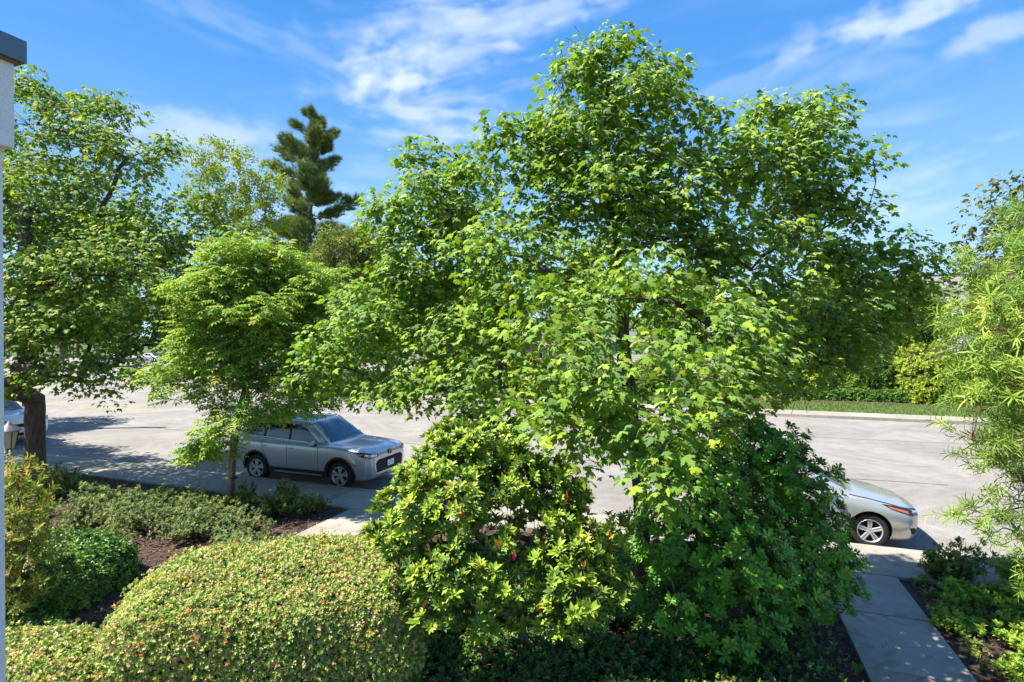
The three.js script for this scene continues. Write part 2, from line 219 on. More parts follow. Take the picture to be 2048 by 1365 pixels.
// ---------------------------------------------------------------- plants: wood
const barkTex = (a, b, seed, fu = 18, fv = 4) => { const R = rng(seed), t = noiseTexture(256, (u, v) => { const n = fbm(u * fu, v * fv, seed, 4) + .5, k = clamp(n + (R() - .5) * .25, 0, 1); return [0, 1, 2].map((i) => lerp(a[i], b[i], k)); }); return t; };
const barkBump = noiseTexture(256, (u, v) => { const k = 128 + fbm(u * 22, v * 5, 2, 4) * 260; return [k, k, k]; }, false);
const bark = (a, b, s) => std({ map: barkTex(a, b, s), bumpMap: barkBump, bumpScale: .02, roughness: .95 });
const BARK = { maple: bark([56, 48, 40], [112, 98, 84], 3), pale: bark([104, 92, 76], [168, 152, 130], 5), pine: bark([84, 62, 48], [140, 112, 92], 7), grey: bark([78, 72, 64], [142, 134, 122], 9) };
function tube(pts, radii, seg = 7) { // pts: Vector3[], radii: number[]
  const p = [], n = [], uv = [], ix = []; let u0 = V(1, 0, 0), len = 0;
  pts.forEach((a, i) => {
    const t = V().subVectors(pts[Math.min(i + 1, pts.length - 1)], pts[Math.max(i - 1, 0)]).normalize(); if (i) len += a.distanceTo(pts[i - 1]);
    u0.addScaledVector(t, -u0.dot(t)); if (u0.lengthSq() < 1e-4) u0.set(0, 0, 1).addScaledVector(t, -t.z); u0.normalize(); const w = V().crossVectors(t, u0);
    for (let k = 0; k <= seg; k++) { const c = k / seg * 6.2832, d = V().addScaledVector(u0, Math.cos(c)).addScaledVector(w, Math.sin(c)); p.push(a.x + d.x * radii[i], a.y + d.y * radii[i], a.z + d.z * radii[i]); n.push(d.x, d.y, d.z); uv.push(k / seg, len * .8); }
    if (i) for (let k = 0; k < seg; k++) { const a0 = (i - 1) * (seg + 1) + k, b0 = a0 + seg + 1; ix.push(a0, a0 + 1, b0, b0, a0 + 1, b0 + 1); }
  });
  const g = new THREE.BufferGeometry(); g.setAttribute('position', new THREE.Float32BufferAttribute(p, 3)); g.setAttribute('normal', new THREE.Float32BufferAttribute(n, 3)); g.setAttribute('uv', new THREE.Float32BufferAttribute(uv, 2)); g.setIndex(ix); return g;
}
// A plant grown as a graph: stems to each part of its crown, branchlets to each clump of leaves, thickness added up from the tips.
function grow(o, opt) {
  const R = rng(opt.seed), nodes = [], add = (pos, parent, extra) => { nodes.push({ pos, parent, kids: [], r: 0, ...extra }); if (parent >= 0) nodes[parent].kids.push(nodes.length - 1); return nodes.length - 1; };
  const walk = (from, to, step, bend) => { // a bent path from a node to a point
    const a = nodes[from].pos, d = V().subVectors(to, a), len = d.length(), k = Math.max(1, Math.round(len / step)), mid = V(R() - .5, .35 + R() * .3, R() - .5).multiplyScalar(len * bend); let at = from;
    for (let i = 1; i <= k; i++) { const t = i / k, p = a.clone().addScaledVector(d, t).addScaledVector(mid, 4 * t * (1 - t) * (opt.upBend ?? 1)); if (i < k) p.add(V(R() - .5, R() - .5, R() - .5).multiplyScalar(step * .22)); at = add(p, at); } return at;
  };
  let top = add(V(...opt.trunk[0]), -1, { trunk: true });
  for (let i = 1; i < opt.trunk.length; i++) { const from = nodes[top].pos.clone(), to = V(...opt.trunk[i]), k = Math.max(1, Math.round(from.distanceTo(to) / .3)); for (let j = 1; j <= k; j++) top = add(from.clone().lerp(to, j / k).add(V(R() - .5, 0, R() - .5).multiplyScalar(.03)), top, { trunk: true }); }
  const forkMin = opt.forkFrom ?? .6, trunkNodes = nodes.filter((n) => n.trunk).length, limbTip = [];
  const nearest = (p, list, w = .35) => { let best = -1, bd = 1e9; for (const i of list) { const n = nodes[i], d = n.pos.distanceTo(p), up = n.pos.y - p.y, c = d + Math.max(0, up) * w + (n.hops ?? 0) * .0; if (c < bd) { bd = c; best = i; } } return best; };
  const usable = () => nodes.map((n, i) => i).filter((i) => i >= trunkNodes * forkMin);
  const lobes = opt.lobes.map((l) => ({ c: V(l[0], l[1], l[2]), r: V(l[3], l[4], l[5]), bare: l[6] })), fork = nodes[top].pos;
  lobes.slice().sort((a, b) => a.c.distanceTo(fork) - b.c.distanceTo(fork)).forEach((l) => { const a = nearest(l.c, usable(), .9), first = nodes.length; if (nodes[a].pos.distanceTo(l.c) > .15) walk(a, l.c, .35, .10); l.nodes = [a]; for (let i = first; i < nodes.length; i++) l.nodes.push(i); });
  const all = nodes.map((n, i) => i).filter((i) => i >= trunkNodes * forkMin), leaves = [], gap = opt.gap ?? .4;
  for (const l of lobes) {
    const vol = 4.19 * l.r.x * l.r.y * l.r.z, want = Math.max(4, Math.round(vol / (gap ** 3) * (opt.fill ?? .75))), pts = [];
    for (let t = 0; t < want * 14 && pts.length < want; t++) { const d = rdir(R), k = Math.pow(.12 + .88 * R(), .42), p = V(l.c.x + d.x * l.r.x * k, l.c.y + d.y * l.r.y * k, l.c.z + d.z * l.r.z * k); if (pts.every((q) => q.distanceTo(p) > gap * .62)) pts.push(p); }
    for (const p of pts) {
      const near = all.filter((i) => nodes[i].pos.distanceToSquared(p) < 2.2), a = nearest(p, near.length ? near : all, .5), tip = walk(a, p, .25, .14); nodes[tip].tip = true;
      if (l.bare) { for (let b = 0; b < 3; b++) { const q = p.clone().add(rdir(R).multiplyScalar(.2 + .25 * R())); walk(tip, q, .12, .1); } if (R() > (opt.bareLeaf ?? .12)) continue; }
      const out = V().subVectors(p, l.c).divide(l.r).normalize(), n = Math.round(opt.leaves * (.7 + R() * .6) * (l.bare ? .25 : 1));
      for (let i = 0; i < n; i++) leaves.push(opt.leaf(p, out, R, l));
    }
  }
  for (let i = nodes.length - 1; i >= 0; i--) { const n = nodes[i], e = 2.3; n.r = n.kids.length ? Math.pow(n.kids.reduce((s, k) => s + Math.pow(nodes[k].r, e), 0), 1 / e) + (opt.taper ?? .0004) : opt.tipR ?? .004; }
  const scale = opt.trunkR / nodes[Math.floor(trunkNodes * .5)].r, grown = (r) => r > .02 ? lerp(r, r * scale, smoothstep(r, .02, .08)) : r;
  for (const n of nodes) n.rr = grown(n.r);
  // chains: follow the thickest child
  const origin = o.position, rel = (p) => p.clone().sub(origin), thin = []; const chain = (i, from) => {
    const ids = from >= 0 ? [from, i] : [i]; let at = i; while (nodes[at].kids.length) { const ks = nodes[at].kids.slice().sort((a, b) => nodes[b].r - nodes[a].r); for (const k of ks.slice(1)) starts.push([k, at]); at = ks[0]; ids.push(at); } return ids;
  }, starts = [[0, -1]]; let first = true, limbs = 0;
  while (starts.length) {
    const [i, from] = starts.pop(), ids = chain(i, from), pts = ids.map((k) => rel(nodes[k].pos)), base = nodes[i].rr, rad = ids.map((k) => nodes[k].rr); if (from >= 0) rad[0] = Math.min(nodes[from].rr * .8, base * 1.25);
    if (first) { const flare = opt.flare ?? 1.35; rad.forEach((r, k) => { const h = pts[k].y - pts[0].y; rad[k] = r * (1 + (flare - 1) * Math.exp(-h / .22)); }); mesh('trunk', tube(pts, rad, 14), opt.bark, o); first = false; }
    else if (base > (opt.limbR ?? .022) && limbs < 60) { mesh('branch', tube(pts, rad, base > .05 ? 9 : 6), opt.bark, o); limbs++; }
    else thin.push(tube(pts, rad, 4));
  }
  if (thin.length) { const t = mesh('twigs', mergeGeometries(thin), opt.twigBark ?? opt.bark, o); t.userData.kind = 'stuff'; }
  return { leaves, R };
}
const FRAME_UP = V(0, 1, 0);
// maple leaves: held level in layers, tips out and down
const mapleAt = (size, spread) => (c, out, R) => { const d = rdir(R), r = spread * Math.cbrt(R()), p = V(c.x + d.x * r, c.y + d.y * r * .8, c.z + d.z * r), tip = V(d.x + out.x * .5 + (R() - .5) * .5, -.15 - R() * .65, d.z + out.z * .5 + (R() - .5) * .5), k = size * (.5 + .75 * R()); return { m: aim(p, tip, V(out.x * .5 + (R() - .5) * 1.5, 1, out.z * .5 + (R() - .5) * 1.5), k), k: k / size }; };
const PAL = {
  maple: [[0.132, 0.267, 0.020, 3], [0.199, 0.345, 0.020, 4], [0.304, 0.434, 0.020, 3], [0.297, 0.418, 0.025, 0.7], [0.095, 0.198, 0.026, 1.6]],
  mapleDark: [[0.117, 0.231, 0.022, 3], [0.187, 0.310, 0.022, 4], [0.289, 0.404, 0.022, 2.2], [0.441, 0.451, 0.031, 0.8]],
  pistache: [[0.248, 0.426, 0.026, 3], [0.346, 0.462, 0.031, 3], [0.187, 0.349, 0.026, 2], [0.411, 0.462, 0.045, 1]],
  arbutus: [[0.256, 0.381, 0.025, 3], [0.322, 0.424, 0.032, 3], [0.140, 0.248, 0.025, 2.4], [0.082, 0.163, 0.025, 1.2], [0.358, 0.431, 0.051, 1]],
  pitto: [[0.101, 0.267, 0.022, 4], [0.142, 0.361, 0.026, 3], [0.220, 0.457, 0.032, 1.4], [0.073, 0.181, 0.022, 2]],
  lance: [[0.193, 0.320, 0.030, 3], [0.266, 0.395, 0.039, 3], [0.130, 0.242, 0.027, 2], [0.357, 0.456, 0.057, 1.2]],
  hedge: [[0.253, 0.377, 0.058, 4], [0.455, 0.511, 0.098, 3.4], [0.152, 0.268, 0.037, 2.6], [0.589, 0.522, 0.173, 2], [0.589, 0.292, 0.081, 0.8], [0.589, 0.462, 0.277, 0.9]],
  jasmine: [[0.077, 0.195, 0.021, 4], [0.122, 0.266, 0.022, 3], [0.188, 0.338, 0.029, 1.4], [0.056, 0.132, 0.017, 2]],
  grey: [[0.157, 0.232, 0.066, 3], [0.231, 0.305, 0.085, 3], [0.104, 0.167, 0.041, 2], [0.357, 0.371, 0.095, 1]],
  olive: [[0.172, 0.237, 0.038, 3], [0.248, 0.306, 0.045, 3], [0.113, 0.169, 0.025, 2], [0.369, 0.355, 0.064, 1]],
  nandina: [[0.229, 0.301, 0.027, 3], [0.338, 0.369, 0.036, 2.4], [0.461, 0.397, 0.070, 1.6], [0.155, 0.231, 0.021, 2], [0.553, 0.410, 0.105, 0.8]],
  pine: [[0.147, 0.216, 0.065, 3], [0.227, 0.287, 0.075, 3], [0.325, 0.333, 0.083, 1.2], [0.100, 0.159, 0.057, 2]],
  far: [[0.141, 0.247, 0.021, 3], [0.209, 0.320, 0.024, 3], [0.304, 0.397, 0.029, 1.4], [0.107, 0.189, 0.021, 2]],
  farYellow: [[0.295, 0.395, 0.028, 3], [0.379, 0.467, 0.035, 3], [0.212, 0.305, 0.025, 2]],
};

// ---------------------------------------------------------------- trees
{ // the big maple in front of the house
  const lobes = [[1.37, 7.16, -8, 1.09, 1.02, 1.11], [1.43, 7.93, -8, .51, .44, .5], [2.24, 7.73, -8.2, .41, .34, .39], [.26, 6.87, -8, .55, .44, .52], [-1.26, 6.25, -9.00, 0.86, 0.82, 0.84], [-.48, 6.5, -8.2, .45, .34, .41], [-1.46, 5.19, -9.00, 0.86, 0.74, 0.80], [-.17, 5.17, -7.6, .76, .69, .76], [-2.23, 4.30, -9.30, 1.10, 0.59, 0.85], [-1.34, 4.45, -9.00, 0.74, 0.49, 0.61], [-2.82, 3.49, -9.30, 0.85, 0.51, 0.68], [-1.91, 3.06, -9.00, 0.65, 0.29, 0.47], [-1.30, 3.37, -8.70, 0.99, 0.51, 0.75], [-0.49, 4.11, -8.40, 0.95, 0.65, 0.80], [-0.17, 3.41, -7.60, 0.76, 0.41, 0.59], [1.18, 5.78, -7.4, .87, .57, .76], [2.11, 5.9, -7.6, .79, .73, .8], [4.43, 6.78, -8.6, .9, .9, .94], [3.36, 6.47, -8.1, .66, .63, .68], [4.82, 5.68, -8.6, .82, .74, .82], [3.29, 4.93, -7.6, .93, .69, .85], [5.68, 4.98, -8.6, .9, .59, .78], [4.59, 4.19, -8.2, .89, .52, .74], [6.06, 4.28, -8.7, .67, .43, .58], [1.61, 4.44, -6.4, .81, .55, .72], [.33, 4.19, -5.9, .56, .48, .55], [.64, 3.57, -5.6, .69, .38, .56], [1.47, 3.59, -5.3, .65, .36, .53], [2.36, 4.03, -6.1, .69, .5, .63], [.65, 2.94, -5.7, .57, .29, .45], [1.33, 2.98, -4.9, .36, .25, .32], [1.4, 2.68, -4.9, .22, .15, .2], [-0.03, 2.85, -7.20, 0.62, 0.26, 0.44],
    [0.26, 5.97, -7.90, 0.57, 0.50, 0.54], [-0.73, 5.74, -8.50, 0.66, 0.58, 0.62], [0.77, 6.58, -8.00, 0.58, 0.51, 0.55], [2.70, 5.37, -7.70, 0.63, 0.56, 0.59], [2.80, 6.87, -8.20, 0.56, 0.48, 0.52], [5.29, 3.80, -8.60, 0.70, 0.39, 0.55], [2.94, 3.66, -6.80, 0.68, 0.34, 0.51], [0.69, 4.75, -7.20, 0.46, 0.33, 0.39], [3.97, 3.60, -8.00, 0.73, 0.36, 0.55], [0.33, 2.95, -6.40, 0.52, 0.29, 0.41], [0.98, 3.14, -6.10, 0.50, 0.33, 0.42], [-0.65, 2.93, -7.60, 0.62, 0.24, 0.43], [2.43, 7.91, -8.20, 0.21, 0.18, 0.19], [1.46, 8.18, -8.00, 0.17, 0.13, 0.15], [-0.10, 6.98, -8.00, 0.17, 0.15, 0.16], [-1.59, 6.78, -8.60, 0.20, 0.17, 0.19], [-2.11, 6.04, -8.80, 0.21, 0.21, 0.21], [4.66, 7.67, -8.60, 0.20, 0.14, 0.17], [3.79, 7.44, -8.40, 0.18, 0.14, 0.16], [5.64, 6.78, -8.60, 0.20, 0.17, 0.19], [5.56, 5.99, -8.60, 0.17, 0.14, 0.16], [6.69, 5.15, -8.70, 0.22, 0.19, 0.21], [-3.25, 3.87, -9.30, 0.25, 0.17, 0.21], [-0.18, 6.80, -8.20, 0.18, 0.15, 0.16], [2.65, 3.19, -6.40, 0.38, 0.20, 0.29], [2.05, 3.15, -6.00, 0.33, 0.22, 0.27], [1.18, 3.07, -6.60, 0.36, 0.24, 0.30], [1.2, 5.2, -9.4, 1, .7, .8], [.75, 7.9, -8.3, .3, .45, .3, true], [1.15, 3.1, -5.6, .28, .3, .28], [.95, 8.11, -8.3, .38, .34, .38, true], [4.48, 3.6, -8, .8, .44, .65, true]];
  const t = thing('maple_tree', 'tall spreading maple with large pointed leaves growing beside the dark glossy shrub', 'tree', [1.86, .1, -8]);
  const { leaves, R } = grow(t, { seed: 101, trunk: [[1.86, .05, -8], [1.9, 1.2, -7.95], [1.8, 2.4, -7.95], [1.62, 3.8, -7.9], [1.55, 5.2, -7.9], [1.35, 6.6, -8]], forkFrom: .3, trunkR: .1, lobes, gap: .41, fill: .95, leaves: 46, leaf: mapleAt(.113, .33), bark: BARK.maple, twigBark: BARK.pale, tipR: .0035, limbR: .018 });
  plantLeaves(t, 'crown', LEAF.maple, LM.maple, leaves, PAL.maple, R, { pieces: 300 });
}
{ // the street-side maple beside the parked pair of cars, and its neighbour along the verge
  const lobes = [[-13.15, 9.8, -15, 1.16, 1.3, 1.29], [-11.78, 9.39, -15, 1.43, 1.16, 1.36], [-10.21, 8.71, -14.6, 1.13, 1, 1.11], [-12.27, 7.25, -14, 1.4, 1.21, 1.37], [-10.94, 7.25, -14.6, 1.53, 1, 1.32], [-8.96, 7.03, -14.2, 1.23, .9, 1.12], [-11.76, 5.46, -14, 1.53, .95, 1.3], [-9.45, 5.42, -13.6, 1.55, .93, 1.3], [-8.18, 6.13, -14.2, .84, .77, .85], [-8.81, 4.73, -14.6, 1.06, .73, .94], [-12.04, 3.94, -13.6, 1.17, .68, .97], [-10.43, 3.81, -13.6, 1.42, .68, 1.1], [-9.48, 3.81, -14.2, .9, .45, .71], [-11.8, 3.03, -14.2, 1.1, .45, .81], [-10.27, 2.81, -13.8, .63, .35, .51], [-13.28, 10.95, -15.00, 0.38, 0.30, 0.34], [-11.44, 10.41, -15.00, 0.41, 0.27, 0.34], [-10.55, 10.05, -14.80, 0.40, 0.27, 0.34], [-9.08, 8.94, -14.50, 0.37, 0.29, 0.33], [-7.78, 7.60, -14.40, 0.37, 0.31, 0.34], [-7.55, 6.72, -14.60, 0.40, 0.35, 0.37], [-12.46, 10.48, -15.00, 0.35, 0.25, 0.30], [-10.73, 4.42, -13.20, 1.56, 0.78, 1.17], [-11.39, 4.77, -13.00, 1.12, 0.77, 0.95], [-11.69, 6.10, -13.20, 1.14, 0.78, 0.96], [-10.85, 3.04, -13.20, 0.96, 0.42, 0.69], [-11.93, 3.28, -13.20, 0.72, 0.48, 0.60], [-8.95, 6.41, -13.60, 1.24, 0.80, 1.02], [-10.25, 5.86, -13.20, 1.32, 0.72, 1.02], [-8.71, 4.44, -13.80, 1.00, 0.56, 0.78], [-9.67, 3.33, -13.40, 0.97, 0.43, 0.70], [-8.1, 5.3, -15.2, 1.1, .8, 1], [-7.6, 6.6, -15.4, .9, .7, .9], [-8.6, 3.6, -15, 1, .5, .9], [-12.9, 2.7, -13.6, .8, .35, .6], [-15.05, 7.75, -15, 1.64, 1.91, 1.86], [-14.25, 4.97, -14.2, 1.55, 1.42, 1.56], [-14.34, 8.06, -17.5, 2, 1.7, 1.8], [-12.6, 6.47, -17.5, 1.9, 1.4, 1.8]];
  const t = thing('maple_tree', 'large dark maple with a thick grey trunk rooted by the sidewalk near the white wall', 'tree', [-13.1, .1, -15.1]);
  const { leaves, R } = grow(t, { seed: 202, trunk: [[-13.1, .05, -15.1], [-13.12, 1.2, -15.1], [-13.05, 2.3, -15.05]], forkFrom: .86, trunkR: .235, lobes, gap: .62, fill: .76, leaves: 48, leaf: mapleAt(.128, .42), bark: BARK.maple, tipR: .0045, limbR: .03, flare: 1.5 });
  plantLeaves(t, 'crown', LEAF.maple, LM.maple, leaves, PAL.mapleDark, R, { pieces: 120 });
  for (const [s, n, turn, k, label] of [[-33, 10.1, 1.22, 1.1, 'second verge maple beyond the white parked SUV, throwing shade on the road'], [-24.6, 9.3, 2.6, .95, 'verge maple between the thick-trunked maple and the white parked SUV']]) {
    const c = t.clone(); c.children.filter((q) => q.name === 'leaf').forEach((q) => c.remove(q)); c.name = numbered('maple_tree'); c.position.copy(S(s, n, .1)); c.rotation.y = turn; c.scale.setScalar(k); scene.add(c); tag(c, label, 'tree');
  }
}
{ // young staked tree with feathery leaves
  const lobes = [[-6.43, 5.36, -13, 1, .83, .96], [-5.57, 5.38, -13.2, .96, .78, .91], [-6.8, 4.86, -12.6, .92, .8, .9], [-4.64, 4.91, -13.3, .91, .73, .86], [-5.68, 4.17, -12.4, 1.24, .79, 1.07], [-7.15, 3.83, -12.6, .92, .57, .78], [-7.96, 3.3, -12.8, .64, .41, .55], [-4.74, 3.71, -12.9, 1.06, .7, .92], [-3.95, 3.94, -13.4, .79, .61, .74], [-6.57, 3.03, -12.6, 1.09, .57, .87], [-5.09, 2.8, -12.6, 1.09, .52, .84], [-6.04, 2.31, -12, .65, .44, .57], [-4.37, 2.86, -13.2, .84, .54, .72], [-6.92, 1.5, -12.6, .3, .42, .36], [-6.55, 6.01, -13.00, 0.47, 0.40, 0.44], [-5.57, 5.92, -13.20, 0.46, 0.34, 0.40], [-4.76, 5.57, -13.30, 0.41, 0.34, 0.37], [-8.42, 3.19, -12.80, 0.28, 0.23, 0.26], [-3.49, 4.43, -13.50, 0.42, 0.34, 0.38]];
  const t = thing('pistache_tree', 'young light green feathery-leaved tree tied to a wooden stake by the sidewalk', 'tree', [-6.62, .1, -12.95]);
  const { leaves, R } = grow(t, { seed: 303, trunk: [[-6.62, .05, -12.95], [-6.55, 1.1, -12.95], [-6.4, 2.2, -12.9], [-6.1, 3.4, -12.8], [-5.8, 4.6, -12.9]], forkFrom: .42, trunkR: .06, lobes, gap: .5, fill: .72, leaves: 38, leaf: (c, out, R) => { const d = rdir(R), p = V(c.x, c.y, c.z).addScaledVector(d, .1 + .2 * R()), k = .33 * (.7 + .5 * R()); return { m: aim(p, V(d.x + out.x * .5, .35 - R() * .8, d.z + out.z * .5), V((R() - .5) * .9, 1, (R() - .5) * .7), k), k: k / .34 }; }, bark: BARK.grey, tipR: .0035, limbR: .014, flare: 1.1 });
  plantLeaves(t, 'crown', LEAF.pinnate, LM.soft, leaves, PAL.pistache, R);
  const st = thing('tree_stake', 'weathered wooden stake with black tie straps beside the young feathery tree', 'stake', [-6.6, .1, -12.78]);
  mesh('post', tube([V(0, -.05, 0), V(.05, 1, 0), V(.1, 1.72, -.02)], [.045, .043, .04], 10), std({ map: barkTex([128, 100, 68], [186, 158, 116], 21), roughness: .9 }), st);
  for (const y of [.62]) { const g = new THREE.TorusGeometry(.075, .014, 6, 18); g.scale(1.35, 1, 1); const m = mesh('tie_strap', g, std({ color: 0x161616, roughness: .7 }), st); m.rotation.set(Math.PI / 2, 0, .5); m.position.set(.08, y, -.06); }
}
{ // broad shrub of upright leaf rosettes, some leaves turned red
  const lobes = [[-.76, 2.65, -6.6, .36, .3, .36], [-.38, 2.61, -6.5, .53, .33, .45], [-1.04, 2.32, -6.4, .35, .3, .36], [-1.4, 1.98, -6.3, .25, .2, .24], [-.68, 2.23, -6, .52, .33, .44], [-.02, 2.34, -6.4, .52, .35, .46], [.51, 2.2, -6.5, .41, .33, .39], [-1.22, 1.85, -6, .35, .27, .33], [-.86, 1.6, -5.8, .37, .26, .33], [-.48, 1.53, -5.6, .38, .25, .33], [.43, 1.89, -6.2, .51, .25, .4], [.57, 1.56, -5.9, .43, .29, .38], [.87, 1.64, -6.1, .33, .28, .32], [-.34, 1.83, -5.9, .43, .21, .34], [-.07, 1.48, -5.6, .31, .18, .25], [1.18, 1.9, -6, .22, .19, .21], [-0.73, 1.38, -5.60, 0.31, 0.23, 0.27], [0.64, 1.35, -5.60, 0.36, 0.20, 0.28], [-0.75, 1.15, -5.70, 0.31, 0.21, 0.26], [0.65, 1.10, -5.70, 0.36, 0.21, 0.29], [0.14, 1.00, -5.90, 0.32, 0.19, 0.25], [-0.33, 1.15, -5.60, 0.33, 0.19, 0.26], [1.00, 1.29, -5.90, 0.27, 0.24, 0.25], [-1.18, 1.50, -5.80, 0.21, 0.21, 0.21]];
  const t = thing('madrone_shrub', 'sunlit multi-branched shrub with upright leaf rosettes, a sawn-off limb and a few red leaves', 'shrub', [.17, .1, -6.75]);
  const { leaves, R } = grow(t, { seed: 404, trunk: [[.17, .05, -6.75], [.12, .5, -6.7], [.05, 1, -6.6], [.0, 1.35, -6.5]], forkFrom: .55, trunkR: .05, lobes, gap: .15, fill: .85, leaves: 5.4, bareLeaf: .2, leaf: (c, out, R) => { const d = rdir(R), k = .098 * (.75 + .5 * R()); return { m: aim(c.clone().addScaledVector(d, .09 * R()), V(out.x * .7 + (R() - .5) * .8, .55 + R() * .6, out.z * .7 + (R() - .5) * .8), rdir(R), k), k: k / .098 }; }, bark: BARK.grey, twigBark: BARK.pale, tipR: .003, limbR: .011, flare: 1.2 });
  for (let i = 0; i < 9; i++) { const a = V(-.1 + R() * .1, 1.35 + R() * .2, .55 + R() * .3), d = V((R() - .55) * 1.3, (R() - .45) * .7, .35 + R() * .3), q = [], rr = []; for (let k = 0; k <= 6; k++) { const u = k / 6; q.push(a.clone().addScaledVector(d, u * .75).add(V(Math.sin(u * 5 + i) * .05, Math.cos(u * 4 + i * 2) * .05, 0))); rr.push(.011 * (1 - u * .75)); } mesh('bare_twig', tube(q, rr, 5), BARK.pale, t); }
  plantLeaves(t, 'foliage', LEAF.ellip, LM.waxy, leaves, PAL.arbutus, R, { pieces: 260, pieceName: 'leaf_rosette' });
  const limb = mesh('sawn_branch', tube([V(-.02, 1.25, .35), V(.06, 1.55, .62), V(.12, 1.78, .78), V(.02, 1.86, .95)], [.034, .032, .03, .03], 10), BARK.pale, t);
  const cut = new THREE.CircleGeometry(.0295, 14); const cm = mesh('cut_face', cut, std({ color: lin(.55, .38, .18), roughness: .9 }), limb); cm.position.set(.0185, 1.861, .953); cm.lookAt(cm.position.clone().add(V(-.09, .05, .17)));
  const red = [[-.17, 1.95, -5.55], [1.02, 1.98, -5.75], [-.86, 1.38, -5.5], [-.62, 1.78, -5.6], [.6, 2.3, -6.05], [.28, 1.35, -5.5], [-.52, 2.25, -5.6], [.02, 1.86, -5.5], [.75, 1.72, -5.62]];
  red.forEach((p, i) => { const m = mesh('withered_leaf', ellip, std({ color: i % 3 === 2 ? lin(.6, .17, .02) : lin(.55, .02, .018), roughness: .5, side: THREE.DoubleSide }), t); m.userData.label = 'withered red or orange leaf'; aim(V(...p).sub(t.position), V(.3 - (i % 3) * .3, -.9, .2), V(.2, .3, 1), .1).decompose(m.position, m.quaternion, m.scale); });
}
{ // dense dark glossy shrub
  const lobes = [[2.6, 2.4, -7.8, .85, .43, .67], [3.68, 2.36, -8, .73, .4, .59], [2.72, 1.87, -7.2, .85, .59, .76], [3.84, 1.89, -7.6, .69, .55, .65], [1.98, 1.46, -6.9, .56, .56, .59], [2.72, 1.35, -6.7, .73, .61, .7], [3.84, 1.28, -7.2, .65, .65, .69], [4.1, .75, -7.2, .46, .46, .48], [1.96, .85, -6.6, .48, .42, .47], [2.59, .77, -6.4, .58, .41, .52], [3.49, .83, -6.9, .56, .38, .49], [3.3, 2.75, -7.9, .3, .2, .3]];
  const t = thing('pittosporum_shrub', 'big rounded dark green glossy shrub filling the corner by the front walk', 'shrub', [2.9, .1, -7.3]);
  const { leaves, R } = grow(t, { seed: 505, trunk: [[2.9, .05, -7.3], [2.88, .5, -7.28], [2.85, .9, -7.25]], forkFrom: .4, trunkR: .07, lobes, gap: .19, fill: .72, leaves: 3.6, leaf: (c, out, R) => { const d = rdir(R), k = .088 * (.75 + .5 * R()); return { m: aim(c.clone().addScaledVector(d, .1 * R()), V(out.x + (R() - .5) * .7, .5 + R() * .5, out.z + (R() - .5) * .7), rdir(R), k), k: k / .088 }; }, bark: BARK.grey, tipR: .003, limbR: .014, flare: 1.2 });
  plantLeaves(t, 'foliage', LEAF.obov, LM.waxy, leaves, PAL.pitto, R, { pieces: 300, pieceName: 'leaf_rosette' });
  mesh('bare_stem', tube([V(-.98, 0, .72), V(-1, .35, .8), V(-.95, .75, .86), V(-1.02, 1.05, .84)], [.02, .018, .015, .01], 7), BARK.pale, t);
}
{ // willowy tree at the path side
  const lobes = [[4.45, 4.59, -4.8, .41, .35, .4], [4.03, 4.06, -4.5, .39, .37, .4], [4.03, 3.59, -4.3, .43, .39, .43], [3.98, 3.1, -4.4, .3, .28, .3], [4.09, 2.69, -4.3, .33, .27, .32], [4.71, 5, -4.9, .31, .25, .29], [5.06, 4.24, -4.8, .52, .7, .64], [4.85, 3.14, -4.6, .5, .67, .61], [3.60, 3.2, -4.3, .14, .1, .12], [3.72, 2.56, -4.4, .16, .09, .13], [4.05, 4.28, -4.8, .2, .26, .24], [4.60, 2.1, -4.4, .4, .35, .4]];
  const t = thing('fern_pine_tree', 'willowy tree with long narrow drooping leaves and reddish twigs by the front walk', 'tree', [5.15, .1, -4.75]);
  const { leaves, R } = grow(t, { seed: 606, trunk: [[5.15, .05, -4.75], [5.1, 1.2, -4.72], [5, 2.4, -4.7], [4.9, 3.4, -4.75], [4.75, 4.4, -4.8]], forkFrom: .35, trunkR: .09, lobes, gap: .18, fill: .9, leaves: 5.2, upBend: .6, leaf: (c, out, R) => { const d = rdir(R), k = .084 * (.7 + .55 * R()); return { m: aim(c.clone().addScaledVector(d, .1 * R()), V(out.x + (R() - .5) * .9, .75 - R() * .9, out.z + (R() - .5) * .9), V(R() - .5, 1, R() - .5), k), k: k / .084 }; }, bark: BARK.grey, twigBark: std({ color: lin(.2, .11, .05), roughness: .9 }), tipR: .0022, limbR: .012 });
  plantLeaves(t, 'foliage', LEAF.lance, LM.lance, leaves, PAL.lance, R, { pieces: 200, pieceName: 'leafy_twig' });
}
